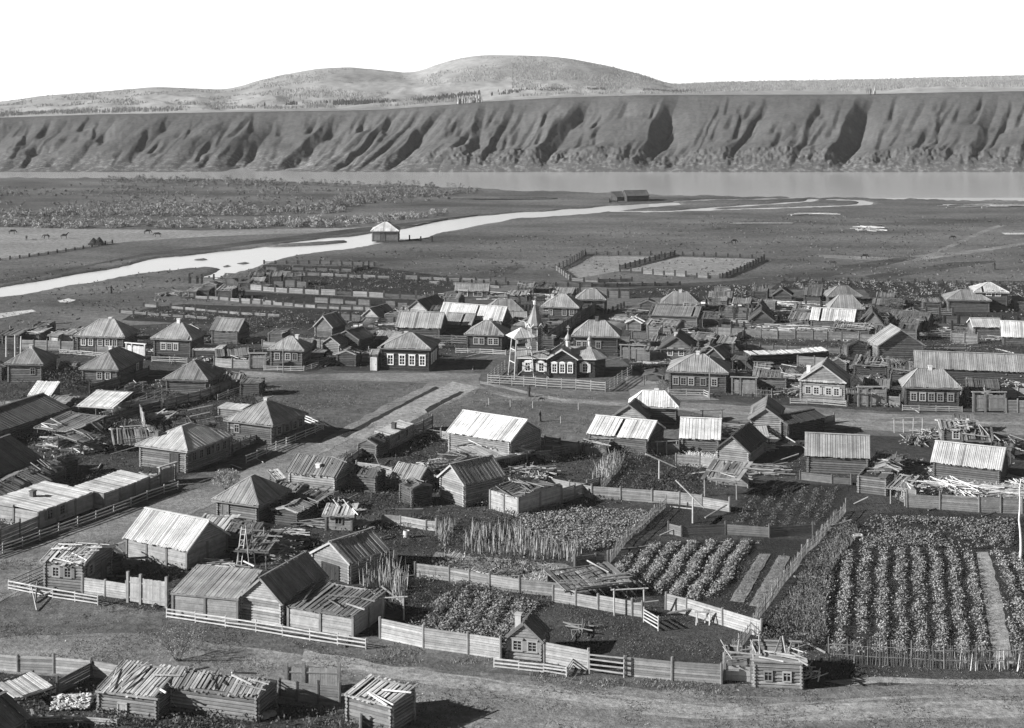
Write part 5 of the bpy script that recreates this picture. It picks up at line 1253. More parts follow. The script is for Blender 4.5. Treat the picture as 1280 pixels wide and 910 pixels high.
# ---------------------------------------------------------------- yards: heaps, sheds and short fences beside the buildings
def PX(p): return (640 + F * p.x / p.y, YH + F * (H - p.z) / p.y)
KEEP = [w2(q) for q in ([(-60, 716), (200, 626), (300, 586), (400, 548), (470, 512), (560, 464), (640, 470), (760, 494), (880, 500), (1120, 514), (1400, 520), (1400, 540), (1130, 530), (930, 524), (850, 535), (720, 556), (660, 550), (560, 548), (540, 530), (500, 540), (440, 568), (360, 616), (300, 645), (150, 695), (20, 750), (-60, 770)],
        [(-60, 838), (-60, 760), (120, 752), (210, 770), (470, 812), (700, 845), (920, 862), (1030, 850), (1040, 832), (1400, 840), (1400, 1000), (500, 1000), (430, 880), (350, 870), (150, 850)],
        [(300, 463), (600, 464), (640, 470), (600, 500), (430, 548), (385, 520)], [(605, 498), (605, 452), (800, 455), (800, 495)], [(636, 470), (700, 425), (780, 385), (800, 385), (745, 425), (690, 452)])] + [w2(q) for q in SOILS.values()] + [w2([(335, 912), (335, 848), (428, 858), (428, 915)]), w2([(700, 750), (800, 775), (900, 785), (950, 800), (905, 850), (700, 840)])]
def free(p, r=1.2):
    x, y = np.array([p.x]), np.array([p.y])
    if any(inside(k, x, y)[0] for k in KEEP): return False
    for c, u, v, w_, d_, h_, n_, l_ in FOOT:
        q = p - c
        if abs(q.dot(u)) < w_ / 2 + r * .6 and abs(q.dot(v)) < d_ / 2 + r * .6: return False
    return True
BASE = list(FOOT); RI = random.Random(23); n_in = 0
for c, u, v, w_, d_, h_, nm, lb in BASE:
    if len(lb.split()) > 12 or c.y > 345 or nm in ('lean_to', 'entrance_porch', 'water_mill'): continue
    for side, d0, ext in (('behind', v, d_ / 2), ('right of', u, w_ / 2), ('left of', -u, w_ / 2), ('well behind', v, d_ / 2 + 3.6), ('well right of', u, w_ / 2 + 3.6), ('well left of', -u, w_ / 2 + 3.4)):
        if len(lb.split()) > 11 and 'well' in side: continue
        kind_ = RI.choice(['poles', 'boards', 'shed', 'fence', 'fence', 'shed', 'poles'])
        off = {'poles': 1.6, 'boards': 1.6, 'shed': 2.2, 'fence': 1.0}[kind_]
        cross_ = u if 'behind' in side else v
        p = c + d0 * (ext + off) + cross_ * RI.uniform(-.3, .3) * (w_ if 'behind' in side else d_); p.z = 0
        if not free(p, {'shed': 2.4}.get(kind_, 1.0)): continue
        n_in += 1
        if kind_ in ('poles', 'boards'):
            q = PX(p); o = pile('wood_heap', ('poles ' if kind_ == 'poles' else 'boards ') + side + ' the ' + lb, 'wood heap', q, (RI.uniform(2.4, 4.2), RI.uniform(1.5, 3)), RI.randint(22, 44), RI.uniform(.2, .42), .06, math.atan2(u.y, u.x) + RI.choice([0, .4, 1.3]), RI.uniform(.4, 1.2), RI.uniform(.5, 1.3), board=kind_ == 'boards')
        elif kind_ == 'shed':
            ww_, dd_, hh_ = RI.uniform(2.4, 3.6), RI.uniform(2, 3.2), RI.uniform(1.4, 1.9)
            a_0 = p - u * ww_ / 2 - v * dd_ / 2; b_0 = p + u * ww_ / 2 - v * dd_ / 2
            bld('lean_to_shed', 'outbuilding ' + side + ' the ' + lb, 'shed', RI.choice(['pent', 'gx', 'gy', 'pent']), PX(a_0 + Vector((0, 0, hh_))), PX(b_0 + Vector((0, 0, hh_))), PX(a_0)[1], dd_, rise=RI.uniform(.3, .9), rt=RI.choice([.14, .2, .26, .36]), wt=RI.uniform(.08, .2), shab=RI.uniform(.3, 1), rpole=RI.randint(0, 8), wall=RI.choice(['log', 'log', 'open']), oh=.15)
        else:
            L_ = RI.uniform(4, 9); e0 = c + d0 * (ext + .3) + cross_ * RI.choice([-.4, .4]) * (w_ if 'behind' in side else d_); e0.z = 0; e1 = e0 + d0 * L_
            while L_ > 2 and not (free(e1, .2) and free(e0.lerp(e1, .6), .2)): L_ -= 1; e1 = e0 + d0 * L_
            if L_ > 2: fence(RI.choice(['plank', 'plank', 'wattle', 'rail']), 'fence ' + side + ' the ' + lb, [e0, e1], h=RI.uniform(1.1, 1.6), tone=RI.uniform(.18, .4), sp=2.4, world=True)
# single poles lying about the yards: nothing tells one from the next
RI2 = random.Random(5); cnt_ = 0
for _ in range(1500):
    if cnt_ >= 170: break
    q = (RI2.uniform(0, 1280), 400 + 440 * RI2.random() ** 1.2); p = G(*q)
    if not free(p, .6): continue
    cnt_ += 1; m = MB(); an = RI2.choice([.0, .35, 1.9]) + RI2.uniform(-.5, .5); L_ = RI2.uniform(1.5, 4.2); dx, dy = math.cos(an) * L_ / 2, math.sin(an) * L_ / 2
    m.log((-dx, -dy, .08), (dx, dy, .1 + RI2.choice([0, 0, .7])), RI2.uniform(.05, .1), RI2.uniform(.13, .36), 6); o = m.build('loose_pole', M['wood'], None, p)
    tag(o, 'weathered pole lying loose on the ground of a village yard', 'pole', 'loose poles lying about the yards')
# ---------------------------------------------------------------- crops, weeds, bushes
rp = np.random.default_rng(99)
def scatter(poly, dens):
    P = np.array([tuple(G(*p)[:2]) for p in poly]); lo, hi = P.min(0), P.max(0)
    n = int((hi - lo).prod() * dens); X = rp.uniform(lo[0], hi[0], n); Y = rp.uniform(lo[1], hi[1], n)
    k = inside([tuple(p) for p in P], X, Y); return X[k], Y[k]
def leaves(C, size, tone, flat=.5, var=.35, aspect=.6):
    """small leaf faces centred on C, turned every way"""
    n = len(C); az = rp.uniform(0, 2 * np.pi, n); tl = rp.normal(0, flat, n); s = size * rp.uniform(.6, 1.4, n)
    u = np.stack([np.cos(az) * np.cos(tl), np.sin(az) * np.cos(tl), np.sin(tl)], -1)
    t2 = rp.normal(0, flat, n); w_ = np.stack([-np.sin(az) * np.cos(t2), np.cos(az) * np.cos(t2), np.sin(t2)], -1)
    u = u * s[:, None] * .5; w_ = w_ * s[:, None] * .5 * aspect
    V = np.stack([C - u, C + w_ - u * .1, C + u, C - w_ - u * .1], 1).reshape(-1, 3)
    return V, tone * rp.uniform(1 - var, 1 + var, n)
def crop(name, label, poly, dens, per, size, hgt, tone, rowdir=None, rowsp=1.2, rowfill=.6, patch=.4, cat='crop', flat=.5):
    X, Y = scatter(poly, dens)
    if rowdir is not None:
        dx, dy = rowdir; L = math.hypot(dx, dy); s = (X * dy - Y * dx) / L
        s = s + .12 * np.sin(Y * .7 + X * .2)
        ph = (s / rowsp) % 1; keep = ph < rowfill; mound = np.sin(np.clip(ph / rowfill, 0, 1) * np.pi)
    else: keep = np.ones(len(X), bool); mound = np.ones(len(X))
    pn = vn(X * .25 + 90, Y * .25 + 40, 71, 3); keep &= (pn > patch * .75) | (rp.random(len(X)) < .25)
    X, Y, mound, pn = X[keep], Y[keep], mound[keep], pn[keep]
    n = len(X); rad = size * 1.7
    X = np.repeat(X, per) + rp.normal(0, rad * .6, n * per); Y = np.repeat(Y, per) + rp.normal(0, rad * .6, n * per)
    Z = np.repeat(.12 + hgt * (.35 + .65 * mound) * rp.uniform(.6, 1.2, n), per) * rp.uniform(.35, 1.1, n * per) + .03
    V, t = leaves(np.stack([X, Y, Z], -1), size, tone, flat)
    o = numpy_quads(name, V, t, M['leaf'], kind='stuff'); tag(o, label, cat); return o
def blades(name, label, poly, dens, h, w, tone, cat='grass', lean=.25, pts=None, var=.35, clump=0.0, mat='straw'):
    if pts is None: X, Y = scatter(poly, dens)
    else: X, Y = pts
    if clump:
        k = vn(X * .35 + 20, Y * .35 + 70, 83, 4) > clump; X, Y = X[k], Y[k]
    n = len(X); hh = h * rp.uniform(.45, 1.2, n); az = rp.uniform(0, np.pi, n); ww = w * rp.uniform(.6, 1.4, n)
    b0 = np.stack([X, Y, 0 * X], -1); o = np.stack([np.cos(az), np.sin(az), 0 * az], -1) * ww[:, None] / 2
    top = b0 + np.stack([rp.normal(0, lean, n) * hh, rp.normal(0, lean, n) * hh, hh], -1)
    V = np.stack([b0 - o, b0 + o, top + o * .35, top - o * .35], 1).reshape(-1, 3)
    o = numpy_quads(name, V, tone * rp.uniform(1 - var, 1 + var, n), M[mat], kind='stuff'); tag(o, label, cat); return o
def rd_(vx): return ((vx - 640) / F, 1.0)
crop('potato_crop', 'leafy potato rows filling the big field at right', [(1030, 706), (1060, 690), (1140, 688), (1212, 690), (1222, 720), (1236, 820), (1040, 818), (1000, 784)], 18, 6, .16, .32, .25, rd_(1120), 1.6, .5, .3)
crop('potato_crop', 'bright leafed crop right of the grassy path in the big field', [(1238, 690), (1310, 700), (1330, 820), (1268, 820), (1252, 740)], 14, 6, .17, .34, .26, rd_(1000), 1.5, .62, .2)
crop('potato_crop', 'loose crop plants across the back of the big field', [(1070, 668), (1090, 648), (1270, 652), (1262, 688), (1150, 686), (1080, 690)], 11, 5, .2, .3, .18, None, 1, 1, .62)
crop('cabbage_crop', 'six rows of leafy plants left of the two bare beds', [(805, 684), (850, 680), (950, 678), (930, 706), (905, 735), (880, 752), (840, 752), (762, 716)], 26, 7, .16, .34, .26, rd_(1300), 1.62, .55, 0)
crop('seedlings', 'low seedlings on the left bare bed', [(949, 694), (963, 694), (930, 753), (913, 751)], 30, 3, .09, .1, .2, None, 1, 1, 0)
crop('seedlings', 'low seedlings on the right bare bed', [(974, 696), (987, 697), (956, 759), (938, 757)], 30, 3, .09, .1, .2, None, 1, 1, 0)
crop('cabbage_crop', 'pale cabbage like plants in the middle garden', [(650, 640), (690, 632), (745, 640), (822, 642), (800, 664), (770, 682), (745, 690), (700, 684), (640, 662)], 16, 6, .2, .3, .22, None, 1, 1, .3)
crop('vegetable_crop', 'thick leafy plants in the garden behind the bright plank fence', [(505, 788), (530, 762), (570, 742), (620, 744), (672, 756), (660, 774), (640, 792), (622, 806), (560, 800)], 22, 6, .18, .36, .2, rd_(1100), 1.7, .8, .3)
crop('weeds', 'dark weeds at the back of the leafy garden', [(520, 735), (560, 730), (690, 748), (680, 762), (600, 748), (520, 765)], 8, 5, .16, .3, .08, cat='weeds')
crop('vegetable_crop', 'sparse sprouts on the dug beds by the log wall', [(935, 606), (1055, 612), (1040, 640), (1015, 660), (905, 660), (925, 636)], 12, 4, .14, .18, .12, rd_(1330), 1.5, .55, .3)
crop('vegetable_crop', 'dark sprouting patch below the well sweep', [(760, 612), (775, 592), (865, 590), (862, 622)], 8, 4, .14, .2, .1, rd_(1330), 1.6, .5, .4)
crop('vegetable_crop', 'distant crop rows in the far right gardens', [(975, 362), (990, 352), (1320, 355), (1320, 398), (1200, 388), (1100, 378), (1085, 362)], 1.7, 4, .38, .5, .17, rd_(900), 3.0, .6, .5)
crop('vegetable_crop', 'distant crop rows in the gardens right of the lane', [(770, 368), (900, 358), (955, 358), (955, 376), (880, 372)], 1.7, 4, .36, .4, .18, rd_(900), 3.0, .6, .5)
crop('vegetable_crop', 'distant crop rows in the left gardens by the stream', [(160, 398), (185, 388), (560, 394), (440, 406), (300, 406)], 1.6, 4, .34, .35, .15, rd_(1400), 3.0, .5, .55)
crop('vegetable_crop', 'distant crop rows above the long white fence', [(320, 354), (335, 333), (460, 336), (620, 356), (520, 366), (400, 362)], 1.2, 4, .34, .35, .11, rd_(1400), 3.4, .5, .6)
crop('weeds', 'tall dark weeds on the slope right of the slanting stake fence', [(1056, 655), (1072, 665), (1045, 700), (1024, 750), (1030, 800), (1020, 812), (940, 822), (955, 790), (990, 740), (1022, 690)], 14, 5, .17, .75, .085, cat='weeds', flat=1.0, patch=.1)
crop('weeds', 'weeds growing round the cabbage patch fence', [(590, 664), (640, 640), (650, 660), (560, 690), (555, 672)], 10, 5, .17, .5, .08, cat='weeds', flat=1.0)
crop('weeds', 'bushy weeds beside the dazzling barn', [(756, 580), (770, 566), (820, 570), (800, 580)], 10, 5, .17, .7, .1, cat='weeds', flat=1.0)
crop('weeds', 'dark overgrowth round the hipped house at the left edge', [(56, 478), (100, 468), (105, 486), (75, 496)], 7, 6, .25, 1.5, .06, cat='weeds', flat=1.0, patch=0)
blades('tall_grass', 'pale grass over the weedy slope beside the slanting stake fence', [(1056, 655), (1075, 668), (1050, 700), (1030, 750), (1034, 800), (1010, 800), (975, 770), (1000, 730), (1030, 690)], 34, .7, .035, .3, lean=.3, clump=.36)
blades('stubble', 'tall dry stalks standing in rows in the stubble garden', [(590, 664), (640, 662), (700, 684), (735, 692), (715, 702), (640, 698), (575, 690)], 11, 1.25, .05, .36, lean=.1)
blades('reeds', 'dry reeds standing beside the barn with open loft', [(446, 728), (480, 706), (492, 712), (512, 735), (505, 760), (480, 748)], 14, 1.9, .055, .36, lean=.1)
blades('reeds', 'dry stalks by the fence corner above the yard', [(540, 672), (562, 652), (572, 656), (556, 690)], 12, 1.3, .05, .34, lean=.15)
blades('reeds', 'dry stalks behind the brush covered pen', [(738, 598), (762, 570), (782, 574), (760, 606)], 14, 1.2, .05, .36, lean=.15)
blades('reeds', 'stalks leaning on the lower end of the stake fence', [(1190, 838), (1300, 842), (1300, 826), (1200, 828)], 6, 1.4, .06, .4, lean=.25)
blades('straw', 'bright straw heaped below the short dazzling barn', [(850, 578), (862, 568), (898, 572), (900, 584), (872, 586)], 130, .45, .06, .6, lean=1.2, cat='straw')
blades('straw', 'straw litter strewn over the yard above the leafy garden', [(525, 712), (560, 690), (640, 702), (720, 712), (780, 720), (700, 736), (600, 728)], 34, .28, .05, .5, lean=1.6, cat='straw', clump=.45)
blades('straw', 'straw and brush strewn under the scaffold poles', [(1080, 602), (1140, 590), (1270, 600), (1285, 638), (1140, 630)], 40, .35, .05, .42, lean=1.4, cat='straw', clump=.4)
blades('straw', 'straw littering the yards of the upper left block', [(0, 530), (60, 500), (140, 500), (190, 520), (60, 560)], 20, .4, .06, .4, lean=1.5, cat='straw', clump=.5)
# turf
Xs, Ys = scatter([(-60, 1000), (-60, 700), (1400, 700), (1400, 1000)], 16)
blades('grass', 'short trampled grass along the front street', None, 0, .09, .05, .17, pts=(Xs, Ys), lean=.8, clump=.5, mat='leaf')
blades('grass', 'longer grass tufts along the street fences', [(470, 826), (640, 850), (900, 872), (900, 856), (780, 846), (640, 836), (475, 806)], 22, .22, .04, .2, lean=.6, clump=.45, mat='leaf')
blades('grass', 'turf over the open square below the church', [(420, 545), (600, 486), (860, 505), (880, 525), (720, 560), (560, 540)], 7, .12, .08, .15, lean=.8, clump=.5, mat='leaf')
blades('grass', 'turf over the green left of the worn track', [(300, 482), (540, 480), (430, 545), (380, 520)], 7, .12, .08, .15, lean=.8, clump=.5, mat='leaf')

for L_, P_, d_, t_ in (('dark weeds through the yards of the left block', [(-60, 690), (-60, 470), (300, 480), (380, 530), (150, 625), (0, 680)], 2.6, .05),
                      ('dark weeds through the yards of the middle block', [(110, 735), (300, 645), (440, 565), (545, 545), (700, 560), (860, 572), (940, 600), (860, 625), (640, 640), (700, 700), (620, 735), (520, 715), (480, 760), (230, 740)], 4, .055),
                      ('dark weeds between the far right yards', [(790, 465), (880, 495), (1120, 510), (1400, 515), (1400, 405), (1100, 395), (880, 390), (800, 400), (780, 430)], 1.6, .05),
                      ('dark weeds between the yards left of the church', [(0, 445), (470, 460), (640, 435), (700, 400), (560, 392), (300, 405), (60, 415)], 1.4, .05),
                      ('weeds around the log sheds at the bottom edge', [(-60, 1000), (-60, 850), (150, 860), (350, 885), (500, 900), (460, 1000)], 7, .08)):
    crop('weeds', L_, P_, d_, 5, .22, .35, t_, cat='weeds', flat=1.0, patch=.72)
Xs, Ys = scatter([(-60, 1000), (-60, 700), (1400, 700), (1400, 1000)], 14)
blades('grass', 'dark tufts and dead grass dotting the front street', None, 0, .12, .07, .06, pts=(Xs, Ys), lean=.8, clump=.56, mat='leaf')
Xs, Ys = scatter([(-300, 460), (-300, 330), (430, 318), (560, 300), (860, 270), (1500, 270), (1500, 350), (960, 350), (640, 345), (300, 380)], .5)
k_ = ground_height(Xs, Ys) > -.06; Xs, Ys = Xs[k_], Ys[k_]
blades('grass', 'coarse grass tussocks over the plain', None, 0, .25, .4, .09, pts=(Xs, Ys), lean=.6, clump=.55, mat='leaf')
for L_, P_, d_, t_ in (('wood chips and rubbish littering the left block yards', [(-60, 690), (-60, 470), (300, 480), (380, 530), (150, 625), (0, 680)], 1.6, .38),
                      ('wood chips and rubbish littering the middle yards', [(110, 735), (300, 645), (440, 565), (545, 545), (700, 560), (860, 572), (1100, 560), (1280, 600), (940, 600), (860, 625), (640, 640), (700, 700), (620, 735), (520, 715), (480, 760), (230, 740)], 2.2, .36),
                      ('pale rubbish littering the far right yards', [(790, 465), (880, 495), (1120, 510), (1400, 515), (1400, 405), (1100, 385), (880, 375), (800, 390), (780, 430)], 1.0, .42),
                      ('pale rubbish littering the yards left of the church', [(0, 445), (470, 460), (640, 435), (700, 400), (560, 385), (300, 400), (60, 412)], .9, .42),
                      ('chips and pebbles on the front street', [(-60, 1000), (-60, 760), (200, 780), (470, 815), (900, 860), (1400, 840), (1400, 1000)], .9, .4)):
    X_, Y_ = scatter(P_, d_); k_ = vn(X_ * .2 + 30, Y_ * .2 + 10, 66, 3) > .42; X_, Y_ = X_[k_], Y_[k_]
    V_, T_ = leaves(np.stack([X_, Y_, .06 + 0 * X_], -1), .16 if t_ < .4 or 'front' in L_ else .34, t_, .15, .5, .35)
    tag(numpy_quads('litter', V_, T_, M['straw'], kind='stuff'), L_, 'litter')
# willow thickets on the island: belts of bushes nobody could count
def thicket(label, poly, dens, h, tone, per=60, leaf=.4, clump=.45):
    X, Y = scatter(poly, dens); k = vn(X * .04 + 9, Y * .1 + 5, 55, 3) > clump; X, Y = X[k], Y[k]
    n = len(X); hh = h * rp.uniform(.5, 1.3, n); ww = hh * rp.uniform(.55, 1.0, n)
    cx = np.repeat(X, per); cy = np.repeat(Y, per); H_ = np.repeat(hh, per); W2 = np.repeat(ww, per)
    a = rp.uniform(0, 2 * np.pi, n * per); r = np.sqrt(rp.random(n * per)); z = rp.random(n * per)
    pr = np.sqrt(np.clip(1 - (z * .95) ** 2, 0, 1)); C = np.stack([cx + np.cos(a) * r * pr * W2, cy + np.sin(a) * r * pr * W2, .1 + z * H_], -1)
    V, t = leaves(C, leaf, tone, .9, .4); t = t * np.repeat(rp.uniform(.7, 1.35, n), per)
    o = numpy_quads('willow_thicket', V, t, M['leaf'], kind='stuff'); tag(o, label, 'thicket')
thicket('pale willow thicket along the edge of the horse meadow', [(-300, 282), (-300, 272), (0, 274), (60, 276), (200, 277), (320, 276), (430, 274), (560, 266), (540, 272), (470, 280), (430, 284), (300, 286), (60, 286), (20, 284)], .2, 1.3, .26, clump=.3)
thicket('grey willow thicket across the middle of the island', [(-300, 272), (-300, 262), (0, 264), (60, 260), (180, 256), (260, 256), (330, 260), (430, 258), (430, 266), (300, 270), (100, 272)], .17, 1.2, .23, clump=.35)
thicket('dark thicket at the tip of the island beside the river', [(395, 258), (430, 246), (500, 236), (560, 233), (606, 238), (590, 243), (480, 250), (430, 262)], .2, 1.4, .19, clump=.3)
thicket('ragged bushes along the island shore of the river', [(120, 230), (130, 224.5), (300, 225.5), (400, 229), (540, 233), (600, 237), (540, 238), (400, 233), (240, 232)], .08, 1.6, .15, clump=.35)
thicket('low scattered scrub over the back of the island', [(-300, 260), (-300, 232), (0, 230), (300, 232), (600, 242), (560, 254), (430, 258), (200, 256)], .08, .7, .17, 30, clump=.45)

# single shrubs
def shrub(label, c, h, w_, n, tone, leafn=900, name='leafy_shrub', leaf=.12):
    p = G(*c); e = empty(name, p); tag(e, label, 'shrub')
    mb = MB()
    def br(a, d_, L, r, k):
        if k == 0: return
        b_ = a + d_ * L; mb.log(a, b_, r, .12, 5, r * .6)
        for i in range(3): br(b_, (d_ + Vector((rr(-.7, .7), rr(-.7, .7), rr(-.1, .5)))).normalized(), L * rr(.6, .85), r * .6, k - 1)
    for i in range(n):
        a = 2 * math.pi * i / n; br(Vector((math.cos(a) * .12, math.sin(a) * .12, 0)), Vector((math.cos(a) * .6, math.sin(a) * .6, 1)).normalized(), h * .32, .045, 4)
    mb.build('branches', M['wood'], e)
    C = rp.normal(0, 1, (leafn, 3)); C /= np.linalg.norm(C, axis=1)[:, None]; C *= rp.uniform(.45, 1, (leafn, 1)) ** .7
    ln = vn(C[:, 0] * 3 + 9, C[:, 1] * 3 + C[:, 2] * 2 + 9, 3, 3); C = C[ln > .4]
    C = C * np.array([w_ / 2, w_ / 2, h * .45]) + np.array([0, 0, h * .55])
    V, t = leaves(C, leaf, tone, 1.0, .35); numpy_quads('foliage', V, t, M['leaf'], e)
shrub('round pale shrub at the edge of the diagonal street', (283, 612), 2.3, 3.3, 9, .33, 3600)
shrub('thin bare looking bush in the street behind the hatch shed', (222, 826), 2.8, 4.6, 10, .42, 3000, 'thin_bush', .06)
shrub('small bush right of the little two window house', (866, 446), 1.9, 2.6, 7, .13, 900)
shrub('dark bush beside the palings of the far right gardens', (1118, 392), 2.6, 3.6, 8, .08, 900, leaf=.22)
shrub('small bush in front of the wide hipped house', (828, 492), 2.0, 1.8, 6, .16, 600)
# ---------------------------------------------------------------- poles, piles, people, animals
def pole(label, c, h, r=.09, tone=.2, name='wooden_pole'):
    m = MB(); m.log((0, 0, 0), (rr(-.05, .05), 0, h), r, tone, 8, r * .7); o = m.build(name, M['wood'], None, G(*c)); tag(o, label, 'pole'); return o
pole('tall pole in front of the three windowed house', (354, 466), 5.2)
pole('tall dark pole in front of the crossroads house', (887, 499), 6.0)
for i, (x, y, h_) in enumerate([(8, 446, 3.2), (19, 446, 3.4), (26, 446, 3.2)]):
    o = pole(('thick pale post at the left edge, leftmost of three', 'thick pale post at the left edge, middle of three', 'thick pale post at the left edge, nearest the five window house')[i], (x, y), h_, .14, .5, 'gate_post'); o['group'] = 'three pale posts at the left edge'
for i, (x, y, L) in enumerate([(611, 506, 'leftmost small stake standing on the green below the church'), (638, 508, 'second small stake on the green below the church'), (666, 510, 'third small stake on the green below the church'), (723, 512, 'lone small stake at the right of the green'), (701, 529, 'short pale stump near the broad white barn')]):
    o = pole(L, (x, y), .9, .06, .4, 'small_stake'); o['group'] = 'stakes on the church green'
# two well sweeps: post with a long balanced pole
def sweep(label, base, h, a, b_):
    p = G(*base); e = empty('well_sweep', p); tag(e, label, 'well sweep')
    m = MB(); m.log((0, 0, 0), (0, 0, h), .1, .42, 8, .08); m.build('post', M['wood'], e)
    m = MB(); m.log((a[0], a[1], a[2]), (b_[0], b_[1], b_[2]), .09, .5, 8, .06); m.build('lever', M['wood'], e)
sweep('well sweep with a pale lever tilting down to the right over the dark garden', (824, 602), 2.35, (-1.5, -.1, 3.1), (1.9, .1, 1.55))
sweep('thin well sweep standing just inside the fence of the dark garden', (866, 654), 2.6, (-1.7, .2, 4.3), (1.1, -.2, 1.6))
P_ = pile
P_('lumber_pile', 'fan of long pale poles heaped beside the open fronted store', 'lumber', (172, 512), (7, 5), 70, .5, .07, .9, .25, 1.3)
P_('lumber_pile', 'boards strewn between the lean-to ruins and the store', 'lumber', (60, 505), (6, 6), 60, .55, .06, .2, .8, .7, board=True)
P_('debris_heap', 'jumbled timber in the yard left of the big bright roofed house', 'debris', (76, 556), (5, 6), 60, .4, .07, .6, 1.2, 1.0)
P_('debris_heap', 'rubbish and poles by the slanting fence wall', 'debris', (108, 562), (4, 5), 40, .3, .06, .4, 1.4, .8)
P_('firewood_heap', 'heap of bright split firewood under the white lean-to', 'firewood', (92, 880), (.5, 2.4), 520, .55, .07, 0, 3, .6, board=True, xs=2.6)
P_('lumber_pile', 'logs scattered round the white gabled barn', 'lumber', (485, 412), (9, 9), 70, .5, .1, .1, .5, .7)
P_('lumber_pile', 'poles lying across the yard by the dark gable', 'lumber', (525, 396), (9, 6), 46, .5, .1, .1, .5, .6)
P_('pole_stack', 'pale pole stack on the lumber yard right of the black gabled barn', 'lumber', (985, 412), (10, 6), 60, .45, .08, .1, .6, .9)
P_('pole_stack', 'poles heaped against the crossroads sheds', 'lumber', (965, 474), (8, 4), 50, .42, .07, .05, .5, 1.0)
P_('debris_heap', 'tangle of poles leaning by the roofed gate', 'debris', (1100, 468), (6, 5), 60, .4, .07, .5, 1.0, 1.4)
P_('debris_heap', 'poles and planks piled left of the striped gable barn', 'debris', (1065, 422), (8, 5), 60, .4, .08, .1, .7, .9)
P_('lumber_pile', 'boards propped by the far hipped house cluster', 'lumber', (990, 384), (10, 8), 50, .42, .1, .0, .9, 1.0)
P_('lumber_pile', 'timber lying in the yards behind the lane houses', 'lumber', (650, 372), (14, 8), 60, .4, .1, .0, .7, .8)
P_('lumber_pile', 'timber and sheds jumble beside the far hipped houses', 'lumber', (905, 386), (12, 8), 60, .4, .1, .0, .8, 1.0)
P_('debris_heap', 'white planks across the back of the tattered hut yard', 'debris', (895, 402), (9, 4), 36, .5, .08, .0, .3, .5, board=True)
P_('lumber_pile', 'low pile of planks beside the village green', 'lumber', (818, 456), (5, 2.4), 26, .45, .07, .1, .3, .4)
P_('debris_heap', 'branches tangled under the skeleton rafters', 'debris', (668, 595), (4, 4), 60, .34, .06, .4, 1.3, 1.1)
P_('debris_heap', 'broken wood among the ruined sheds by the reeds', 'debris', (350, 690), (4, 4), 60, .36, .06, .3, 1.0, 1.1)
P_('debris_heap', 'sticks leaning at the tall ribbed log barn', 'debris', (606, 628), (2, 2), 40, .3, .04, 1.3, .4, 1.4)
P_('debris_heap', 'poles and sledge parts thrown down behind the black roofed cottage', 'debris', (728, 790), (3.0, 2.4), 16, .2, .05, .3, 1.4, .5)
P_('debris_heap', 'brush and slats along the yard above the leafy garden', 'debris', (610, 727), (5, 2.2), 70, .4, .045, .1, .9, .4)
P_('debris_heap', 'brush heap at the left end of the straw yard', 'debris', (552, 718), (3.2, 2.4), 60, .42, .04, .3, 1.2, .5)
P_('pole_rack', 'grid of light poles laid over the yard at right', 'lumber', (1190, 616), (6, 5), 110, .5, .05, .1, 1.5, 1.2)
P_('pole_rack', 'crossed poles at the right edge below the pale ribbed roof', 'lumber', (1250, 618), (5, 4), 70, .52, .05, .1, .7, .9)
P_('pole_rack', 'boards heaped behind the slanting top of the stake fence', 'lumber', (1115, 580), (4, 3), 40, .52, .05, .1, .6, .8, board=True)
P_('debris_heap', 'pole heap between the half log roofed hut and gate', 'debris', (1160, 545), (3, 3), 40, .4, .05, .4, 1.2, .9)
P_('debris_heap', 'brush heap under the right hand gate', 'debris', (1262, 480), (4, 4), 70, .4, .06, .3, 1.3, 2.0)
P_('debris_heap', 'loose planks on top of the corner hut rubble', 'debris', (1016, 846), (1.6, 1.4), 24, .5, .04, 1.0, .6, 1.2)
P_('lumber_pile', 'two logs lying in the bare yard', 'lumber', (482, 674), (1.7, .7), 3, .22, .1, .6, .2, .15)
P_('debris_heap', 'poles dropped below the pitch black barn', 'debris', (955, 590), (5, 3), 50, .24, .06, .05, .5, .9)
P_('debris_heap', 'sticks around the two roomed hut in the yard', 'debris', (452, 660), (2, 2), 30, .3, .05, .5, .8, 1.0)
P_('driftwood', 'long dark raft of logs on the island shore', 'driftwood', (634, 249), (24, 1.6), 24, .1, .14, .02, .03, .5)
P_('driftwood', 'logs stranded on the plain beyond the paddocks', 'driftwood', (1085, 286), (8, 10), 20, .4, .14, .3, 1.2, .3)
P_('driftwood', 'thin line of logs on the plain left of the stranded ones', 'driftwood', (950, 280), (16, 1.5), 14, .25, .14, .02, .05, .3)
P_('driftwood', 'logs lying by the side channel', 'driftwood', (1015, 268), (12, 5), 14, .45, .12, .2, .5, .2)
P_('driftwood', 'wreckage by the shore near the right edge', 'driftwood', (1235, 258), (22, 4), 20, .4, .14, .15, .4, .5)
# ladder
def ladder(label, a, b_, w_, n, tone=.45):
    e = MB(); a = Vector(a); b_ = Vector(b_); d_ = (b_ - a).normalized(); s = d_.cross(Vector((0, 0, 1)))
    if s.length < .1: s = Vector((1, 0, 0))
    s = s.normalized() * w_ / 2; p0 = a.copy()
    for sg in (-1, 1): e.bar(a + s * sg - p0, b_ + s * sg - p0, .07, .07, tone)
    for i in range(n):
        c = a.lerp(b_, (i + .5) / n); e.bar(c - s - p0, c + s - p0, .05, .05, tone)
    o = e.build('wooden_ladder', M['wood'], None, p0); tag(o, label, 'ladder')
g0 = G(316, 716); ladder('ladder leaning in the ruins above the low long barn', g0, g0 + Vector((-.6, 1.3, 4.0)), .55, 8, .5)
g0 = G(265, 700); ladder('short broad ladder frame against the stepped store shed', g0 + Vector((0, -.3, 0)), g0 + Vector((-.9, .5, 1.5)), .8, 3, .4)
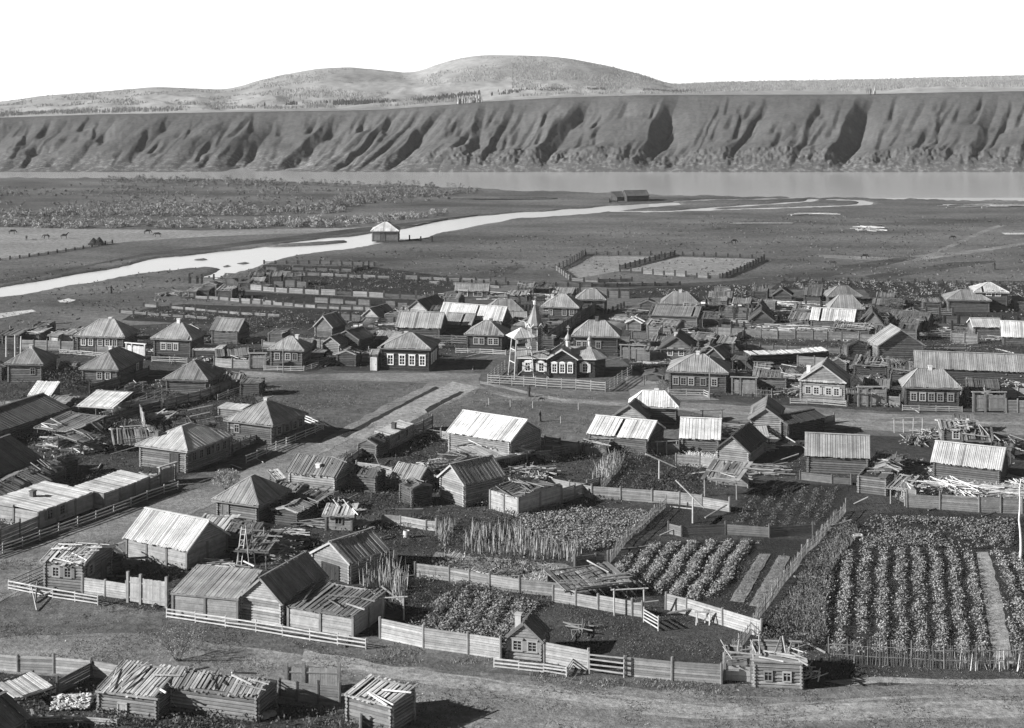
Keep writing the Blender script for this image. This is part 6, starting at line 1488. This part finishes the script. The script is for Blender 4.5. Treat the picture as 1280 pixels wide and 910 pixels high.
g0 = G(298, 712); ladder('long crooked ladder beside the dark tilted roof', g0, g0 + Vector((.3, 1.2, 3.6)), .45, 8, .45)
# people
def person(label, c, face=0.0, skirt=True, tone=.05, h=1.62, arms=((-.28, -.05), (.28, .05))):
    k = h / 1.7
    V = [(0, 0, .95), (0, 0, 1.18), (0, 0, 1.4), (0, 0, 1.5), (0, -.01, 1.58), (0, 0, 1.68),
         (.09, 0, .9), (.11, -.02, .5), (.11, .02, .09), (.11, -.14, .04), (-.09, 0, .9), (-.11, .05, .5), (-.11, .1, .09), (-.11, -.06, .04),
         (.19, 0, 1.38), (.25, .02, 1.12), (arms[1][0], -.08 + arms[1][1], .87), (arms[1][0], -.1 + arms[1][1], .78), (-.19, 0, 1.38), (-.25, .02, 1.12), (arms[0][0], -.08 + arms[0][1], .87), (arms[0][0], -.1 + arms[0][1], .78)]
    Rr = [.15, .14, .13, .06, .085, .08, .1, .07, .045, .04, .1, .07, .045, .04, .065, .045, .035, .03, .065, .045, .035, .03]
    E = [(0, 1), (1, 2), (2, 3), (3, 4), (4, 5), (0, 6), (6, 7), (7, 8), (8, 9), (0, 10), (10, 11), (11, 12), (12, 13), (2, 14), (14, 15), (15, 16), (16, 17), (2, 18), (18, 19), (19, 20), (20, 21)]
    me = bpy.data.meshes.new('person'); me.from_pydata([tuple(q * k for q in v) for v in V], E, [])
    o = bpy.data.objects.new('person', me); COL.objects.link(o)
    mm = o.modifiers.new('skin', 'SKIN'); sv = me.skin_vertices[0].data
    for i, r in enumerate(Rr): sv[i].radius = (r * k, r * k)
    sv[0].use_root = True
    ss = o.modifiers.new('smooth', 'SUBSURF'); ss.levels = 1; ss.render_levels = 1
    m, n, b2 = mat_base('person_cloth'); b2.inputs['Base Color'].default_value = (tone,) * 3 + (1,); me.materials.append(m)
    o.location = G(*c); o.rotation_euler = (0, 0, face); tag(o, label, 'person')
    if skirt:
        m2 = MB(); m2.lathe((0, 0, 0), [(.26 * k, .12 * k), (.21 * k, .55 * k), (.16 * k, .98 * k), (.17 * k, 1.2 * k)], tone * 1.1, 12); m2.build('long_coat', M['cloth'], o)
    m3 = MB(); m3.lathe((0, 0, 1.63 * k), [(.1 * k, -.03), (.11 * k, .03), (.07 * k, .1 * k), (0.01, .13 * k)], tone * 1.6, 10); m3.build('cap', M['cloth'], o)
    return o
person('person in a long dark coat standing on the green below the church', (661, 496))
person('person in dark clothes standing near the broad white barn', (675, 527), .8, True, .06, 1.4)
person('person in light clothes under the small slatted canopy', (1122, 629), .4, False, .4, 1.6)
person('person standing on the bank between the stream and the left houses', (139, 367), .3, True, .04, 1.6)
person('person standing on the far right of the plain', (1243, 337), 0, True, .04)
person('person by the bathhouses at the garden edge', (305, 372), 0, True, .05)
person('person by the lean-to beside the wide casing house', (157, 540), 0, True, .07)
# animals
def beast(label, c, face, s=1.0, tone=.05, graze=True, kind='horse'):
    hd = [(.95, 0, 1.35), (1.3, 0, .9), (1.5, 0, .45)] if graze else [(1.0, 0, 1.6), (1.25, 0, 1.95), (1.55, 0, 1.75)]
    V = [(0, 0, 1.2), (-.65, 0, 1.22), (.65, 0, 1.22)] + hd + [(-.75, .18, 1.0), (-.7, .18, .75), (-.85, .18, .5), (-.78, .18, .04), (-.75, -.18, 1.0), (-.65, -.18, .75), (-.8, -.18, .5), (-.7, -.18, .04),
         (.68, .16, .95), (.7, .16, .55), (.68, .16, .04), (.62, -.16, .95), (.72, -.16, .55), (.6, -.16, .04), (-1.0, 0, 1.1), (-1.08, 0, .6)]
    Rr = [.33, .32, .3, .19, .13, .09, .17, .1, .06, .05, .17, .1, .06, .05, .13, .07, .05, .13, .07, .05, .06, .05]
    E = [(0, 1), (0, 2), (2, 3), (3, 4), (4, 5), (1, 6), (6, 7), (7, 8), (8, 9), (1, 10), (10, 11), (11, 12), (12, 13), (2, 14), (14, 15), (15, 16), (2, 17), (17, 18), (18, 19), (1, 20), (20, 21)]
    me = bpy.data.meshes.new(kind); me.from_pydata([tuple(q * s for q in v) for v in V], E, [])
    o = bpy.data.objects.new(kind, me); COL.objects.link(o); o.modifiers.new('skin', 'SKIN'); sv = me.skin_vertices[0].data
    for i, r in enumerate(Rr): sv[i].radius = (r * s, r * s)
    sv[0].use_root = True
    q = o.modifiers.new('smooth', 'SUBSURF'); q.levels = 1; q.render_levels = 1
    m, n, b2 = mat_base('coat'); b2.inputs['Base Color'].default_value = (tone,) * 3 + (1,); me.materials.append(m)
    o.scale = (.82,) * 3; o.location = G(*c); o.rotation_euler = (0, 0, face); tag(o, label, kind, 'horses and cattle grazing on the plain')
beast('dark horse grazing farthest left on the meadow', (15, 293), .3)
beast('small dark horse second from the left on the meadow', (33, 300), 1.9, .9)
beast('dark horse facing left in the middle of the meadow', (58, 299), 3.0)
beast('dark horse standing right of the left facing one', (80, 298.5), .2, 1.0, .05, False)
beast('dark horse on the meadow north of the hay heaps', (184, 293), .4)
beast('dark horse right of the one north of the hay heaps', (197, 296.5), 3.3)
beast('dark cow standing on the plain behind the paddocks', (917, 305), .3, .95, .04, True, 'cow')
beast('dark cow grazing on the plain nearest the paddocks', (913, 307), 2.9, .8, .05, True, 'cow')
beast('lone cow on the plain in the right centre', (1080, 324), .1, .95, .04, True, 'cow')
beast('lone cow near the dark turf line at right', (1041, 332), 3.0, .9, .04, True, 'cow')
beast('calf shape standing in for a shadow on the green below the church', (676, 502), .1, .45, .05, True, 'cow')  # small dark animal mesh drawn where a person's cast shadow lies
beast('small dark cow by the sandy track at far right', (1190, 300), .1, .9, .05, True, 'cow')
# hay
def haycock(label, c, r, h, tone=.12):
    n = 1500; z = rp.random(n); a = rp.uniform(0, 2 * np.pi, n); rad = r * (1 - z ** 1.5) * rp.uniform(.8, 1.05, n)
    V, t = leaves(np.stack([np.cos(a) * rad, np.sin(a) * rad, z * h], -1), .4, tone, .6, .4, .5)
    e = empty('hay_stack', G(*c)); tag(e, label, 'haystack')
    numpy_quads('hay', V, t, M['straw'], e); m = MB(); m.lathe((0, 0, 0), [(r * .85, 0), (r * .75, h * .3), (r * .4, h * .75), (.05, h * .92)], tone * .8, 12); m.build('hay_core', M['straw'], e)
haycock('left one of two dark hay heaps on the meadow', (117, 306), 1.2, 1.6); haycock('right one of two dark hay heaps on the meadow', (124, 306), 1.2, 1.8)
# sledges / hurdles / barrel / rocks
m = MB()
m.lathe((0, 0, 0), [(.28, 0), (.34, .35), (.3, .7), (.26, .7), (.26, .6)], .5, 14); o = m.build('wooden_barrel', M['wood'], None, G(508, 672)); tag(o, 'pale wooden tub standing in the bare yard', 'barrel')
for i, (x, y, L) in enumerate([(331, 897, 'left one of two round stones at the log shed corner'), (339, 894, 'right one of two round stones at the log shed corner')]):
    bmm = bmesh.new(); bmesh.ops.create_icosphere(bmm, subdivisions=3, radius=.4)
    for v in bmm.verts: v.co *= 1 + .25 * noise.noise(v.co * 2 + Vector((i * 7, 0, 0))); v.co.z *= .6
    me = bpy.data.meshes.new('field_stone'); bmm.to_mesh(me); bmm.free(); a = me.attributes.new('tone', 'FLOAT', 'FACE'); a.data.foreach_set('value', np.full(len(me.polygons), .35, dtype=np.float32)); me.materials.append(M['stone'])
    o = bpy.data.objects.new('field_stone', me); COL.objects.link(o); o.location = G(x, y) + Vector((0, 0, .15)); tag(o, L, 'stone', 'stones by the log shed')
def boxframe():
    p = G(1068, 676); e = MB()
    for a, c in (((0, 0, .5), (.8, 0, .5)), ((0, 0, 0), (0, 0, .5)), ((.8, 0, 0), (.8, 0, .5)), ((0, .5, 0), (0, .5, .5)), ((.8, .5, 0), (.8, .5, .5)), ((0, .5, .5), (.8, .5, .5)), ((0, 0, .5), (0, .5, .5)), ((.8, 0, .5), (.8, .5, .5))): e.bar(a, c, .1, .1, .6)
    o = e.build('wooden_bench_frame', M['wood'], None, p); tag(o, 'small white wooden frame standing in the potato field', 'bench')
boxframe()
def drying(label, c, L, h, n=2, tone=.4):
    p = G(*c); e = empty('drying_rack', p, .1); tag(e, label, 'frame')
    for i in range(n + 1):
        m = MB(); m.log((L * i / n, 0, 0), (L * i / n + rr(-.1, .1), 0, h), .07, tone, 6); m.build('post', M['wood'], e)
    m = MB(); m.log((-.3, 0, h - .1), (L + .3, 0, h - .05), .06, tone * 1.2, 6); m.build('rail', M['wood'], e)
drying('high bar frame at the back of the stockyard', (768, 770), 2.6, 2.3, 1)
drying('two post frame on the street opposite the white laddered roof', (878, 528), 2.6, 1.6, 1, .12)
drying('fallen frame of poles between the dazzling barns', (822, 568), 2.2, 1.6, 2, .3)
drying('pole frame by the reeds at the mossy roof', (478, 776), 1.8, 2.0, 1, .45)
drying('open frame of a broken shed near the half log roofed hut', (1118, 541), 3.6, 1.9, 3, .35)
# sawhorse beasts in the stockyard
def sawhorse(label, c):
    p = G(*c); e = MB()
    for x in (0, 1.1):
        for s_ in (-1, 1): e.bar((x + .1 * s_, .3 * s_, 0), (x, 0, 1.0), .08, .08, .5)
    e.bar((-.2, 0, 1.0), (1.3, 0, 1.0), .1, .12, .5); o = e.build('sawhorse', M['wood'], None, p); tag(o, label, 'sawhorse', 'sawhorses in the stockyard')
sawhorse('left one of two sawhorses in the stockyard', (871, 780)); sawhorse('right one of two sawhorses in the stockyard', (882, 777))
birch = MB(); pz = Vector((0, 0, 0)); last = pz
for i in range(8):
    nx = last + Vector((rr(-.18, .18), rr(-.1, .1), .95)); birch.log(last, nx, .13 - .011 * i, .65, 8, .12 - .011 * i)
    last = nx
o = birch.build('bare_pole_trunk', M['wood'], None, G(1275, 700)); tag(o, 'crooked white pole standing at the right edge of the big field', 'pole')
